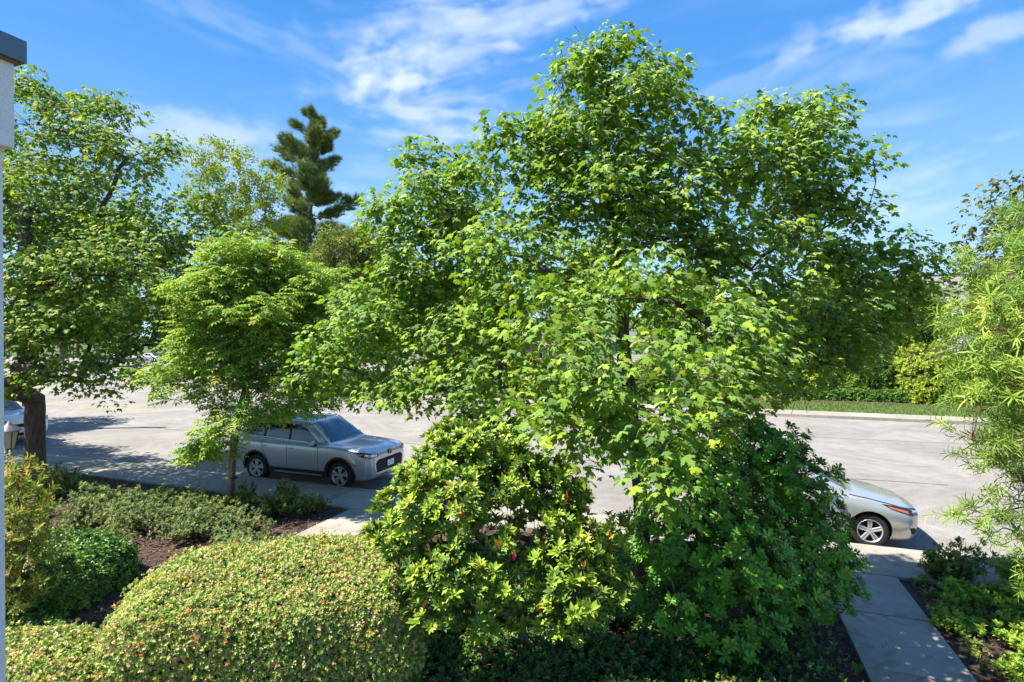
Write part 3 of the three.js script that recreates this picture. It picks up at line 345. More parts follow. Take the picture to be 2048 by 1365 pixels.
{ // star-leaved tree behind it
  const lobes = [[7.2, 5.83, -8.2, .45, .34, .41], [7.65, 5.9, -8.2, .45, .45, .47], [6.84, 5.47, -8.3, .34, .26, .32], [7.53, 5.27, -8, .58, .44, .53], [6.98, 4.97, -8.2, .45, .26, .37], [8.12, 5.49, -8, .65, .87, .8], [8, 4.4, -7.8, .7, .5, .6], [7.5, 6.3, -8.1, .3, .25, .3]];
  const t = thing('sweetgum_tree', 'small star-leaved tree with bronze tinted leaves rising behind the willowy tree', 'tree', [8.05, .1, -7.6]);
  const { leaves, R } = grow(t, { seed: 707, trunk: [[8.05, .05, -7.6], [8.05, 1.6, -7.65], [8, 3.2, -7.7], [7.9, 4.6, -7.9]], forkFrom: .5, trunkR: .07, lobes, gap: .3, fill: .8, leaves: 20, leaf: mapleAt(.085, .24), bark: BARK.grey, tipR: .003, limbR: .016 });
  plantLeaves(t, 'crown', LEAF.maple, LM.maple, leaves, [[.09, .13, .02, 3], [.14, .17, .025, 3], [.19, .14, .03, 1], [.06, .11, .018, 2]], R);
}
// trees beyond the road, leaves in small clumps
function farTree(name, label, group, seed, base, trunk, lobes, o) {
  const t = thing(name, label, 'tree', base, 0, group), { leaves, R } = grow(t, { seed, trunk, forkFrom: .45, trunkR: .2, lobes, gap: .8, fill: .8, leaves: 7, bark: BARK.grey, tipR: .008, limbR: .05, leaf: (c, out, R) => { const d = rdir(R), k = (o.size ?? .2) * (.7 + .6 * R()); return { m: aim(c.clone().addScaledVector(d, (o.spread ?? .5) * Math.cbrt(R())), d, V(R() - .5, 1, R() - .5), k) }; }, ...o });
  plantLeaves(t, 'crown', LEAF.clump, LM.far, leaves, o.pal ?? PAL.far, R); return t;
}
farTree('poplar_tree', 'tall thin airy tree with pale sparse leaves beside the dark pine', null, 808, [-23.4, .1, -47.4], [[-23.4, 0, -47.4], [-23.4, 4, -47.3], [-23.3, 8, -47.2], [-23.2, 12, -47]],
  [[-25.81, 19.17, -47, 1.92, 1.92, 2.02], [-23.24, 18.31, -47, 2.14, 2.14, 2.24], [-20.68, 17.03, -47, 1.71, 2.14, 2.02], [-24.53, 15.32, -47, 2.56, 2.14, 2.47], [-21.11, 14.04, -47, 1.92, 2.14, 2.13], [-26.66, 16.6, -47, 1.28, 2.14, 1.79], [-23.67, 12.33, -47, 2.56, 1.92, 2.36], [-19.83, 11.9, -47, 1.71, 1.92, 1.91], [-22.5, 9.5, -47, 2.4, 1.6, 2.2]], { fill: .6, gap: 1.05, leaves: 11, size: .22, spread: .55, pal: PAL.farYellow, limbR: .04, bark: BARK.pale });
farTree('camphor_tree', 'round-topped evergreen tree across the road beside the tall pine', null, 809, [-12.6, .1, -42.3], [[-12.6, 0, -42.3], [-12.5, 2.5, -42.2], [-12.4, 5, -42.1], [-12.3, 7, -42]],
  [[-12.75, 10.68, -42, 2.29, 1.53, 2], [-10.84, 11.45, -42, 1.72, 1.34, 1.6], [-14.66, 9.54, -42, 1.72, 1.15, 1.5], [-11.99, 8.77, -42, 2.67, 1.15, 2], [-9.5, 9.6, -42, 1.6, 1.2, 1.5]], { fill: 1, gap: .75, leaves: 9, pal: PAL.olive });
{ // the pine
  const t = thing('pine_tree', 'tall dark blue-green pine standing above the other trees across the road', 'tree', [-20.9, .1, -57.5]), R = rng(909), H = 27.6, leaves = [], axis = (y) => V(Math.sin(y * .35) * .25, y, Math.cos(y * .3) * .2), tk = [], tr = [];
  for (let y = 0; y <= H; y += .8) { tk.push(axis(y)); tr.push(Math.max(.03, .42 * (1 - y / H))); } mesh('trunk', tube(tk, tr, 10), BARK.pine, t); let nb = 0;
  const reach = (y) => { const k = y / H; return k < .5 ? 4.8 + 1.8 * k : k < .8 ? 5.9 - (k - .5) * 7 : 3.4 * (1 - (k - .8) / .2) + .5; };
  for (let y = 6.5; y < H; y += .13 + .16 * R()) {
    const a = R() * 6.28, len = reach(y) * (.35 + .65 * R()), up = .12 + .5 * (y / H) * R(), dir = V(Math.cos(a), up, Math.sin(a)), p0 = axis(y), pts = [], rr = []; if (R() < .12) continue;
    for (let i = 0; i <= 5; i++) { const u = i / 5; pts.push(p0.clone().addScaledVector(dir, len * u).add(V(0, -.12 * len * Math.sin(u * 3.1), 0)).add(V(R() - .5, R() - .5, R() - .5).multiplyScalar(.1 * u))); rr.push(.075 * (1 - u * .85) * Math.min(1, len / 2)); }
    mesh('branch', tube(pts, rr, 5), BARK.pine, t); nb++;
    const n = Math.round(24 + len * 36); for (let i = 0; i < n; i++) { const u = .22 + .8 * Math.sqrt(R()), q = p0.clone().addScaledVector(dir, len * Math.min(u, 1)).add(V(0, -.12 * len * Math.sin(u * 3.1), 0)).add(V((R() - .5) * .9 * len * .45, (R() - .35) * .55, (R() - .5) * .9 * len * .45)), k = .62 * (.7 + .6 * R()); leaves.push({ m: aim(q.add(t.position), V(dir.x + (R() - .5), .6 + R() * .6, dir.z + (R() - .5)), rdir(R), k) }); }
  }
  plantLeaves(t, 'needles', LEAF.needle, LM.needle, leaves, PAL.pine, R);
}
{ // a row of similar trees across the road; one is grown, the others are copies
  const lobes = []; const R = rng(33); for (let i = 0; i < 15; i++) { const a = i * 2.4, r = 2.1 * Math.sqrt(R()), y = 3.4 + 4 * R(); lobes.push([Math.cos(a) * r * (1.2 - y / 12), y, Math.sin(a) * r * (1.2 - y / 12), 1.2 + .5 * R(), .9 + .4 * R(), 1.2 + .5 * R()]); }
  const label = 'mid green roadside tree with a rounded crown across the road', group = 'rounded trees across the road';
  const t = farTree('street_tree', label, group, 44, [0, 0, 0], [[0, 0, 0], [.05, 1.5, 0], [0, 3, .05], [.1, 4.6, 0]], lobes, { gap: .75, leaves: 9, size: .17, spread: .5, fill: .8 });
  const spots = [[-24, 40, 1.0], [-17, 43, 1.1], [-9.5, 39.5, .95], [-2.5, 44, 1.12], [3, 39.8, .85], [8, 47, 1.1], [17.5, 42, .95], [23, 44, 1.05], [-29, 46, .9], [12.5, 44.5, 1]];
  spots.forEach(([s, n, k], i) => { const c = i ? t.clone() : t; if (i) { c.name = numbered('street_tree'); scene.add(c); } c.position.copy(S(s, n, .1)); c.rotation.y = i * 2.2; c.scale.setScalar(k); });
  [[-132, 79, 1.9], [-123, 76, 1.6], [-115, 78, 1.9], [-107, 75, 1.5], [-99, 79, 2], [-91, 75, 1.55], [-84, 78, 1.9], [-76, 75, 1.5], [-69, 78, 1.85], [-61, 75, 1.5], [-54, 78, 1.8], [-47, 75, 1.5], [-40, 77, 1.7], [-34, 73, 1.4], [-29, 60, 1.4], [-66, 55, 1.15], [-80, 52, 1.25], [-96, 57, 1.3], [-54, 58, 1.1], [-44, 49, 1.5], [-37.5, 46, 1.35], [-51, 51, 1.5], [-33.5, 52, 1.4]].forEach(([s, n, k], i) => { const c = t.clone(); c.name = numbered('street_tree'); scene.add(c); c.position.copy(S(s, n, 0)); c.rotation.y = i * 1.7 + 1; c.scale.setScalar(k); tag(c, 'rounded green tree at the edge of the far parking lot', 'tree', 'trees round the parking lot'); });
}
// bushes behind the far lawn
function dome(name, label, cat, pos, r, h, opt) { // a rounded bush of leafy sprays over a twiggy heart
  const t = thing(name, label, cat, pos, opt.turn ?? 0, opt.group), R = rng(opt.seed), e = opt.e ?? 2.6, rx = r, rz = opt.rz ?? r, list = [], N = opt.n, bump = opt.bump ?? .1, f = opt.freq ?? 2.2;
  const surf = (d) => { const k = Math.pow(Math.pow(Math.abs(d.x / rx), e) + Math.pow(Math.abs(d.y / h), e) + Math.pow(Math.abs(d.z / rz), e), -1 / e), q = d.clone().multiplyScalar(k); return q.multiplyScalar(1 + bump * fbm(q.x * f + pos[0], q.y * f + 5, q.z * f + pos[2], 3) * 2); };
  const rot = new THREE.Matrix4().makeRotationY(opt.turn ?? 0), boxA = [rx * rz, rx * h, rz * h];
  for (let i = 0; i < N; i++) { // even over the box around it, then drawn in to the rounded form
    const w = R() * (boxA[0] + 2 * boxA[1] + 2 * boxA[2]), u = R() * 2 - 1, v = R() * 2 - 1; let d;
    if (w < boxA[0]) d = V(u * rx, h, v * rz); else if (w < boxA[0] + 2 * boxA[1]) d = V(u * rx, (v + 1) / 2 * h, (R() < .5 ? -1 : 1) * rz); else d = V((R() < .5 ? -1 : 1) * rx, (v + 1) / 2 * h, u * rz);
    const q = surf(d.normalize()), depth = R() * R() * (opt.deep ?? .12), nn = V(Math.sign(q.x) * Math.pow(Math.abs(q.x / rx), e - 1) / rx, Math.pow(Math.max(0, q.y / h), e - 1) / h, Math.sign(q.z) * Math.pow(Math.abs(q.z / rz), e - 1) / rz).normalize();
    q.addScaledVector(nn, R() < .04 ? R() * (opt.shoot ?? .05) : -depth - .02); const k = opt.size * (.7 + .6 * R()), tip = nn.clone().multiplyScalar(1).add(V((R() - .5) * 1.3, .3 + (R() - .5) * .9, (R() - .5) * 1.3));
    list.push({ m: aim(q.applyMatrix4(rot).add(t.position), tip.applyMatrix4(rot), rdir(R), k) });
  }
  const core = new THREE.SphereGeometry(1, 28, 14, 0, 6.2832, 0, 1.5708), p = core.attributes.position; for (let i = 0; i < p.count; i++) { const q = surf(V(p.getX(i) * rx, Math.max(.001, p.getY(i)) * h, p.getZ(i) * rz).normalize()).multiplyScalar(1 - (opt.core ?? .09)); p.setXYZ(i, q.x, Math.max(0, q.y), q.z); } core.computeVertexNormals();
  const cm = mesh('twig_mass', core, M_TWIG, t);
  const t2 = new THREE.Group(); // leaves are written in world axes, the bush may be turned
  plantLeavesLocal(t, 'foliage', opt.geo ?? LEAF.small, opt.mat ?? LM.hedge, list, opt.pal, R); return t;
}
const M_TWIG = std({ map: barkTex([38, 34, 24], [74, 64, 44], 31), roughness: 1 });
function plantLeavesLocal(t, name, geos, mat, list, pal, R) { t.updateMatrixWorld(true); const inv = t.matrixWorld.clone().invert(), keep = t.position.clone(); for (const l of list) l.m.premultiply(inv); t.position.set(0, 0, 0); plantLeaves(t, name, geos, mat, list, pal, R); t.position.copy(keep); }
{ let i = 0; for (const [s, n, r, h] of [[6.2, 39, 1.3, 2.3], [8.9, 39.6, 1.5, 3.1], [11.9, 39, 1.7, 3.4], [15.2, 39.4, 1.5, 2.8], [2.6, 39.2, 1.4, 2.6], [-4, 38.8, 1.5, 2.4], [-13, 39, 1.6, 2.6], [-20, 38.8, 1.5, 2.2]]) dome('rounded_bush', i % 2 ? 'rounded mid green bush behind the far lawn edging' : 'rounded yellow-green bush behind the far lawn edging', 'bush', SA(s, n, .1), r, h, { seed: 900 + i++, n: 2600, size: .14, pal: i % 2 ? PAL.farYellow : PAL.far, mat: LM.far, group: i % 2 ? 'yellow-green bushes behind the far lawn' : 'mid green bushes behind the far lawn', deep: .35, bump: .16, freq: 1.1 }); }
dome('clipped_hedge', 'low dark clipped hedge running behind the far lawn', 'hedge', SA(8, 38.05, .1), 14, .75, { turn: TURN, rz: .45, seed: 950, n: 7000, size: .11, pal: PAL.jasmine, mat: LM.far, e: 5 });

// ---------------------------------------------------------------- the front garden
dome('boxy_hedge', 'large clipped hedge with a domed top of pale and reddish leaf tips', 'hedge', [-2.72, .1, -6.42], 1.62, 1.32, { turn: .2, rz: 1.12, seed: 11, n: 62000, size: .025, pal: PAL.hedge, e: 5, deep: .12, bump: .05, freq: 1.6, core: .07 });
dome('low_hedge', 'low clipped hedge with pale sunlit top beside the white wall', 'hedge', [-5.35, .1, -4.95], 1.5, .9, { turn: .2, rz: 1.05, seed: 12, n: 28000, size: .025, pal: PAL.hedge, e: 4, deep: .1, bump: .04, freq: 1.6, core: .08 });
dome('low_hedge', 'low clipped hedge with pinkish shoots along the garden bed edge', 'hedge', [1.9, .1, -4.75], 1.75, .5, { turn: -.05, rz: .85, seed: 13, n: 21000, size: .025, pal: PAL.hedge, e: 4, deep: .1, bump: .06, freq: 1.8, core: .1 });
dome('jasmine_mound', 'dense rounded mound of dark green leaves beside the bark path', 'shrub', [-7.55, .1, -8.35], 1.45, .72, { turn: .2, rz: 1.05, seed: 14, n: 9000, size: .055, pal: PAL.jasmine, e: 3, deep: .12, bump: .08, core: .1 });
dome('jasmine_mound', 'flat spread of dark green leaves between the bark path and the low hedge', 'shrub', [-6.6, .1, -6.6], 1.05, .3, { turn: .2, rz: .6, seed: 15, n: 3600, size: .055, pal: PAL.jasmine, e: 3, deep: .1, bump: .1, core: .1 });
{ // heavenly bamboo against the wall
  const lobes = [[-6.75, 2.1, -7.5, .3, .3, .3], [-6.6, 1.7, -7.35, .35, .3, .35], [-6.95, 1.6, -7.6, .35, .4, .35], [-6.45, 1.2, -7.2, .4, .32, .38], [-6.9, .95, -7.4, .45, .35, .4], [-6.35, .75, -7.05, .4, .3, .35]];
  const t = thing('nandina_shrub', 'upright yellow-green cane shrub with cream flower sprays beside the white wall', 'shrub', [-6.75, .1, -7.45]);
  const { leaves, R } = grow(t, { seed: 77, trunk: [[-6.75, .05, -7.45], [-6.73, .4, -7.45], [-6.72, .8, -7.45]], forkFrom: .1, trunkR: .03, lobes, gap: .19, fill: .8, leaves: 5, bark: BARK.grey, tipR: .003, limbR: .012, leaf: (c, out, R) => { const d = rdir(R), k = .075 * (.7 + .6 * R()); return { m: aim(c.clone().addScaledVector(d, .1), V(d.x, .5 + R() * .4, d.z), rdir(R), k) }; } });
  plantLeaves(t, 'foliage', LEAF.cane, LM.soft, leaves, PAL.nandina, R);
  const spike = []; const fl = new THREE.IcosahedronGeometry(.009, 0); for (let i = 0; i < 12; i++) { const l = lobes[i % 6], p = V(l[0] + (R() - .5) * .4, l[1] + l[4] * (.5 + .5 * R()), l[2] + .2 + (R() - .5) * .3).sub(t.position), q = []; for (let k = 0; k < 40; k++) { const u = R(), a = R() * 6.28; q.push([fl, new THREE.Matrix4().makeTranslation(p.x + Math.cos(a) * .06 * (1 - u), p.y + u * .22, p.z + Math.sin(a) * .06 * (1 - u))]); } mesh('flower_spray', spray(q), std({ color: lin(.62, .52, .25), roughness: .9 }), t); }
}
// low shrubs in the bark bed
function lowShrub(x, d, r, h, kind, label, group, seed) {
  const t = thing('low_shrub', label, 'shrub', [x, .1, -d], 0, group), R = rng(seed), list = [], stems = [];
  const n = Math.round(36 * r / .4); for (let i = 0; i < n; i++) { const a = R() * 6.28, q = Math.sqrt(R()), tip = V(Math.cos(a) * r * q, h * (.45 + .55 * R()) * (1 - .45 * q * q), Math.sin(a) * r * q); stems.push(tube([V(tip.x * .15, -.02, tip.z * .15), V(tip.x * .55, tip.y * .6, tip.z * .55), tip], [.006, .004, .002], 4)); for (let k = 0; k < 9; k++) { const u = .35 + .65 * R(), p = V(tip.x * (.15 + .85 * u), tip.y * u, tip.z * (.15 + .85 * u)).add(rdir(R).multiplyScalar(.05)); list.push({ m: aim(p.add(t.position), V(tip.x * .6 + (R() - .5) * .4, .5 + R() * .3, tip.z * .6 + (R() - .5) * .4), rdir(R), .05 * (.7 + .6 * R())) }); } }
  const st = mesh('stems', mergeGeometries(stems), BARK.grey, t); st.userData.kind = 'stuff'; plantLeaves(t, 'foliage', LEAF.small, LM.soft, list, PAL[kind], R);
}
{ const g1 = 'grey-green shrubs in the bark bed', l1 = 'low grey-green small-leaved shrub in the bark bed by the sidewalk', g2 = 'olive green shrubs in the bark bed', l2 = 'low olive green spreading shrub in the bark bed by the sidewalk'; let sd = 1200;
  for (const [x, d, r, h, k] of [[-12.1, 13.9, .85, .75, 0], [-11.2, 13.6, .8, .7, 0], [-11.9, 12.6, .6, .5, 1], [-9.7, 12.6, .55, .6, 1], [-8.9, 12.3, .6, .65, 1], [-8.1, 12.8, .45, .5, 1], [-8.0, 11.8, .65, .7, 1], [-7.1, 12.3, .5, .6, 1], [-8.7, 11.1, .6, .65, 1], [-7.4, 11.1, .7, .7, 1], [-6.6, 11.6, .55, .6, 1], [-6.0, 11.9, .55, .6, 0], [-5.1, 11.95, .5, .62, 0], [-4.45, 12.1, .42, .5, 0], [-6.2, 12.75, .3, .6, 0], [-5.3, 12.85, .3, .6, 0], [-6.3, 10.7, .7, .6, 1], [-7.6, 10.1, .6, .4, 1], [-5.4, 10.9, .6, .55, 1], [-10.4, 11.9, .4, .3, 1], [-9.2, 10.2, .35, .25, 0], [-7.4, 9.3, .35, .3, 0], [-4.9, 10.2, .6, .4, 1]]) lowShrub(x, d, r, h, k ? 'grey' : 'olive', k ? l1 : l2, k ? g1 : g2, sd++);
  const g3 = 'shrubs beside the front walk', l3 = 'low fresh green shrub in the leafy bed beside the front walk';
  for (const [x, d, r, h, k] of [[7.15, 8.7, .5, .75, 0], [7.9, 8.5, .5, .6, 2], [6.6, 8.0, .4, .3, 2], [7.3, 7.7, .6, .5, 2], [6.9, 7.1, .5, .4, 2], [6.5, 6.6, .55, .35, 2], [7.3, 6.7, .5, .45, 2], [5.95, 7.35, .35, .22, 2], [5.9, 6.1, .45, .2, 2], [6.9, 8.75, .35, .5, 0], [8.3, 7.7, .6, .7, 2]]) lowShrub(x, d, r, h, k ? 'pistache' : 'olive', k ? l3 : 'low olive shrub at the corner of sidewalk and front walk', k ? g3 : 'olive shrubs at the walk corner', sd++);
}
{ // leafy ground cover under the shrubs, fallen leaves and bark on the beds
  const R = rng(71), list = [], hgt = (x, z) => .1 + .16 + .14 * fbm(x * 1.3, 2, z * 1.3, 3);
  const g = new THREE.Group(); g.name = 'ground_cover'; tag(g, 'leafy dark green ground cover spreading under the two big shrubs', 'ground cover', null, 'stuff'); scene.add(g);
  const onWalk = (x, z) => { const s = CS * x + SN * z, n = SN * x - CS * z; return (s > 1.6 && s < 2.9) || (s > -7.7 && s < -6.4) || n > 10.4; };
  for (let i = 0; i < 15000; i++) { const x = -1.6 + R() * 6, z = -(4.3 + R() * 5.4); if (onWalk(x, z) || (fbm(x * .9, 4, z * .9, 2) < -.22) || (x > 2.9 && z > -7.6 && z < -5 && R() < .6)) continue; const s = CS * x + SN * z; if (s > 1.25 && R() < .75) continue; list.push({ m: aim(V(x, hgt(x, z) * (.55 + .5 * R()), z), V(R() - .5, .8, R() - .5), rdir(R), .05 * (.7 + .6 * R())) }); }
  plantLeaves(g, 'foliage', LEAF.small, LM.hedge, list, PAL.jasmine, R);
  const gc = [], gl = new THREE.Group(); gl.name = 'ground_cover_001'; tag(gl, 'patchy green ground cover on the tan soil beside the front walk', 'ground cover', null, 'stuff'); scene.add(gl);
  for (let i = 0; i < 9000; i++) { const x = 5 + R() * 4.5, z = -(4.8 + R() * 5), s = CS * x + SN * z; if (onWalk(x, z) || s < 2.95 || fbm(x * 1.1 + 4, 7, z * 1.1, 3) < -.02) continue; gc.push({ m: aim(V(x, .1 + .1 * R(), z), V(R() - .5, .7, R() - .5), rdir(R), .045 * (.7 + .6 * R())) }); }
  plantLeaves(gl, 'foliage', LEAF.small, LM.soft, gc, PAL.olive, R);
  // bark chips and fallen leaves
  const chip = new THREE.BoxGeometry(.036, .007, .012), chips = new THREE.Group(); chips.name = 'bark_mulch'; tag(chips, 'loose brown bark chips and dry litter over the planting beds', 'mulch', null, 'stuff'); scene.add(chips); const cl = [];
  for (let i = 0; i < 26000; i++) { const s = -22 + R() * 29, n = 4.5 + R() * 5.95, p = S(s, n, .105 + R() * .02); if (onWalk(p.x, p.z)) continue; cl.push({ m: aim(p, V(R() - .5, (R() - .5) * .5, R() - .5), V(R() - .5, 1, R() - .5), .6 + R()) }); }
  plantLeaves(chips, 'chips', [chip], std({ color: 0xffffff, roughness: .95 }), cl, [[.10, .065, .045, 3], [.16, .105, .07, 3], [.24, .17, .11, 1.2], [.05, .035, .03, 2]], R);
  const litter = new THREE.Group(); litter.name = 'fallen_leaves'; tag(litter, 'scattered red and tan fallen leaves lying on the beds', 'leaves', null, 'stuff'); scene.add(litter); const fl = [];
  for (let i = 0; i < 260; i++) { const x = -1 + R() * 2.6, z = -(5.4 + R() * 1.6); fl.push({ m: aim(V(x, hgt(x, z) + .05 + R() * .03, z), V(R() - .5, 0, R() - .5), V(R() - .5, 1, R() - .5), .06 + .04 * R()) }); }
  for (let i = 0; i < 700; i++) { const p = S(-20 + R() * 26, 4.5 + R() * 6.2, .165); fl.push({ m: aim(p, V(R() - .5, 0, R() - .5), V((R() - .5) * .5, 1, (R() - .5) * .5), .03 + .04 * R()) }); }
  plantLeaves(litter, 'leaves', [ellip], LM.soft, fl, [[.35, .09, .05, 2], [.30, .2, .1, 3], [.5, .05, .03, .6], [.2, .12, .07, 3]], R);
}

// ---------------------------------------------------------------- cars
const carPaint = (c, rough = .3) => phys({ color: c, metalness: .55, roughness: rough, clearcoat: .9, clearcoatRoughness: .06 });
const CM = {
  silver: carPaint(lin(.47, .495, .53), .36), silver2: carPaint(lin(.5, .5, .49)), white: phys({ color: lin(.7, .7, .7), roughness: .35, clearcoat: 1, clearcoatRoughness: .05 }), blue: carPaint(lin(.1, .14, .22)), dark: carPaint(lin(.05, .055, .06)),
  glass: phys({ color: lin(.012, .014, .016), roughness: .04, clearcoat: 1, clearcoatRoughness: .02 }), tint: phys({ color: lin(.03, .04, .045), roughness: .05, clearcoat: 1, clearcoatRoughness: .02 }),
  plastic: std({ color: lin(.022, .022, .024), roughness: .62 }), black: std({ color: lin(.008, .008, .009), roughness: .8 }), rubber: std({ color: lin(.016, .016, .017), roughness: .86 }), alloy: std({ color: lin(.62, .62, .63), metalness: .75, roughness: .3 }), chrome: std({ color: lin(.5, .5, .51), metalness: .9, roughness: .34 }),
  lamp: phys({ color: lin(.5, .52, .55), metalness: .5, roughness: .15, clearcoat: 1, clearcoatRoughness: .02 }), orange: phys({ color: lin(.75, .13, .01), roughness: .2, clearcoat: 1 }), red: phys({ color: lin(.4, .01, .01), roughness: .2, clearcoat: 1 }),
};
const PLATE = (() => { const c = document.createElement('canvas'); c.width = 128; c.height = 64; const x = c.getContext('2d'); x.fillStyle = '#e9edf2'; x.fillRect(0, 0, 128, 64); x.fillStyle = '#5b6c98'; x.fillRect(36, 6, 56, 7); for (let i = 0; i < 7; i++) { x.fillRect(14 + i * 15 + (i > 0 ? 2 : 0), 24, 4, 26); x.fillRect(14 + i * 15, i % 2 ? 24 : 44, 9, 5); } const t = new THREE.CanvasTexture(c); t.colorSpace = THREE.SRGBColorSpace; return std({ map: t, roughness: .5 }); })();
const catmull = (a, b, c, d, t) => .5 * (2 * b + (c - a) * t + (2 * a - 5 * b + 4 * c - d) * t * t + (3 * b - a - 3 * c + d) * t * t * t);
// body from cross sections: [f from the nose, y0, z0, y1, z1, y2, z2, y3, z3, y4, z4, y5], half widths z, heights y
function loft(st, len) {
  const rings = [], sub = 5;
  const at = (i, k) => st[clamp(i, 0, st.length - 1)][k];
  for (let i = 0; i < st.length - 1; i++) for (let j = 0; j < sub; j++) { const t = j / sub, row = []; for (let k = 0; k < 12; k++) { const lo = Math.min(at(i, k), at(i + 1, k)), hi = Math.max(at(i, k), at(i + 1, k)), e = (hi - lo) * .12; row.push(k ? clamp(catmull(at(i - 1, k), at(i, k), at(i + 1, k), at(i + 2, k), t), lo - e, hi + e) : lerp(at(i, 0), at(i + 1, 0), t)); } rings.push(row); }
  rings.push(st[st.length - 1]);
  const half = (r) => { const P = [[r[2], r[1]], [r[4], r[3]], [r[6], r[5]], [r[8], r[7]], [r[10], r[9]], [0, r[11]]], out = [[0, r[1]], [r[2] * .5, r[1]]]; const g = (i) => P[clamp(i, 0, 5)], m = (i) => i > 5 ? [-P[4][0], P[4][1]] : g(i); for (let i = 0; i < 5; i++) for (let j = 0; j < 5; j++) out.push([catmull(m(i - 1)[0], m(i)[0], m(i + 1)[0], m(i + 2)[0], j / 5), catmull(m(i - 1)[1], m(i)[1], m(i + 1)[1], m(i + 2)[1], j / 5)]); out.push(P[5]); return out; };
  const p = [], uv = [], ix = []; let n = 0;
  for (const r of rings) { const h = half(r), full = [...h, ...h.slice(1, -1).reverse().map(([z, y]) => [-z, y])]; n = full.length; for (const [z, y] of full) { p.push(len / 2 - r[0], y, z); uv.push(0, 0); } }
  for (let i = 0; i < rings.length - 1; i++) for (let k = 0; k < n; k++) { const a = i * n + k, b = i * n + (k + 1) % n, c = a + n, d = b + n; ix.push(a, b, c, c, b, d); }
  for (const [i, flip] of [[0, 1], [rings.length - 1, 0]]) { const c = p.length / 3, r = rings[i]; p.push(len / 2 - r[0], (r[1] + r[11]) / 2, 0); uv.push(0, 0); for (let k = 0; k < n; k++) { const a = i * n + k, b = i * n + (k + 1) % n; if (flip) ix.push(c, b, a); else ix.push(c, a, b); } }
  const g = new THREE.BufferGeometry(); g.setAttribute('position', new THREE.Float32BufferAttribute(p, 3)); g.setAttribute('uv', new THREE.Float32BufferAttribute(uv, 2)); g.setIndex(ix); g.computeVertexNormals(); return g;
}
const ray = new THREE.Raycaster();
// a panel cut to a 2-D outline and laid on the body along a direction; outline in (a, b) with point = o + a*ua + b*ub
function panel(body, outline, ua, ub, off, h = .08) {
  const dir = V().crossVectors(ua, ub).normalize(), shape = new THREE.Shape(outline.map(([a, b]) => new THREE.Vector2(a, b)));
  let g = new THREE.ShapeGeometry(shape), pos = Array.from(g.attributes.position.array), tri = Array.from(g.index.array);
  for (let pass = 0; pass < 5; pass++) { const cut = new Map(), nt = []; let did = false; const L = (a, b) => Math.hypot(pos[a * 3] - pos[b * 3], pos[a * 3 + 1] - pos[b * 3 + 1]), mid = (a, b) => { const k = a < b ? a + '_' + b : b + '_' + a; if (!cut.has(k)) { cut.set(k, pos.length / 3); pos.push((pos[a * 3] + pos[b * 3]) / 2, (pos[a * 3 + 1] + pos[b * 3 + 1]) / 2, 0); } return cut.get(k); };
    for (let i = 0; i < tri.length; i += 3) { const [a, b, c] = [tri[i], tri[i + 1], tri[i + 2]], e = [L(a, b) > h, L(b, c) > h, L(c, a) > h], q = e.filter(Boolean).length; if (!q) { nt.push(a, b, c); continue; } did = true; const m = [e[0] ? mid(a, b) : -1, e[1] ? mid(b, c) : -1, e[2] ? mid(c, a) : -1];
      if (q === 3) nt.push(a, m[0], m[2], m[0], b, m[1], m[2], m[1], c, m[0], m[1], m[2]); else if (q === 1) { if (e[0]) nt.push(a, m[0], c, m[0], b, c); else if (e[1]) nt.push(a, b, m[1], a, m[1], c); else nt.push(a, b, m[2], m[2], b, c); } else { if (!e[0]) nt.push(a, b, m[1], a, m[1], m[2], m[2], m[1], c); else if (!e[1]) nt.push(b, c, m[2], b, m[2], m[0], m[0], m[2], a); else nt.push(c, a, m[0], c, m[0], m[1], m[1], m[0], b); } }
    tri = nt; if (!did) break; }
  const p = [], q = V(), miss = new Set();
  for (let i = 0; i < pos.length; i += 3) { q.set(0, 0, 0).addScaledVector(ua, pos[i]).addScaledVector(ub, pos[i + 1]).addScaledVector(dir, 6); ray.set(q, dir.clone().negate()); const hit = ray.intersectObject(body, false)[0]; if (hit) { const n = hit.normal ?? hit.face.normal; if (n.dot(dir) < 0) n.negate(); const w = hit.point.clone().addScaledVector(n, off * .6).addScaledVector(dir, off * .4); p.push(w.x, w.y, w.z); } else { miss.add(i / 3); p.push(0, 0, 0); } }
  { const keep = []; for (let i = 0; i < tri.length; i += 3) if (!miss.has(tri[i]) && !miss.has(tri[i + 1]) && !miss.has(tri[i + 2])) keep.push(tri[i], tri[i + 1], tri[i + 2]); tri = keep; }
  g = new THREE.BufferGeometry(); g.setAttribute('position', new THREE.Float32BufferAttribute(p, 3)); g.setIndex(tri); g.computeVertexNormals(); return g;
}
const line = (pts, w) => { const a = [], b = []; pts.forEach(([x, y], i) => { const p = pts[Math.max(0, i - 1)], q = pts[Math.min(pts.length - 1, i + 1)], l = Math.hypot(q[0] - p[0], q[1] - p[1]) || 1, nx = -(q[1] - p[1]) / l * w / 2, ny = (q[0] - p[0]) / l * w / 2; a.push([x + nx, y + ny]); b.unshift([x - nx, y - ny]); }); return [...a, ...b]; };
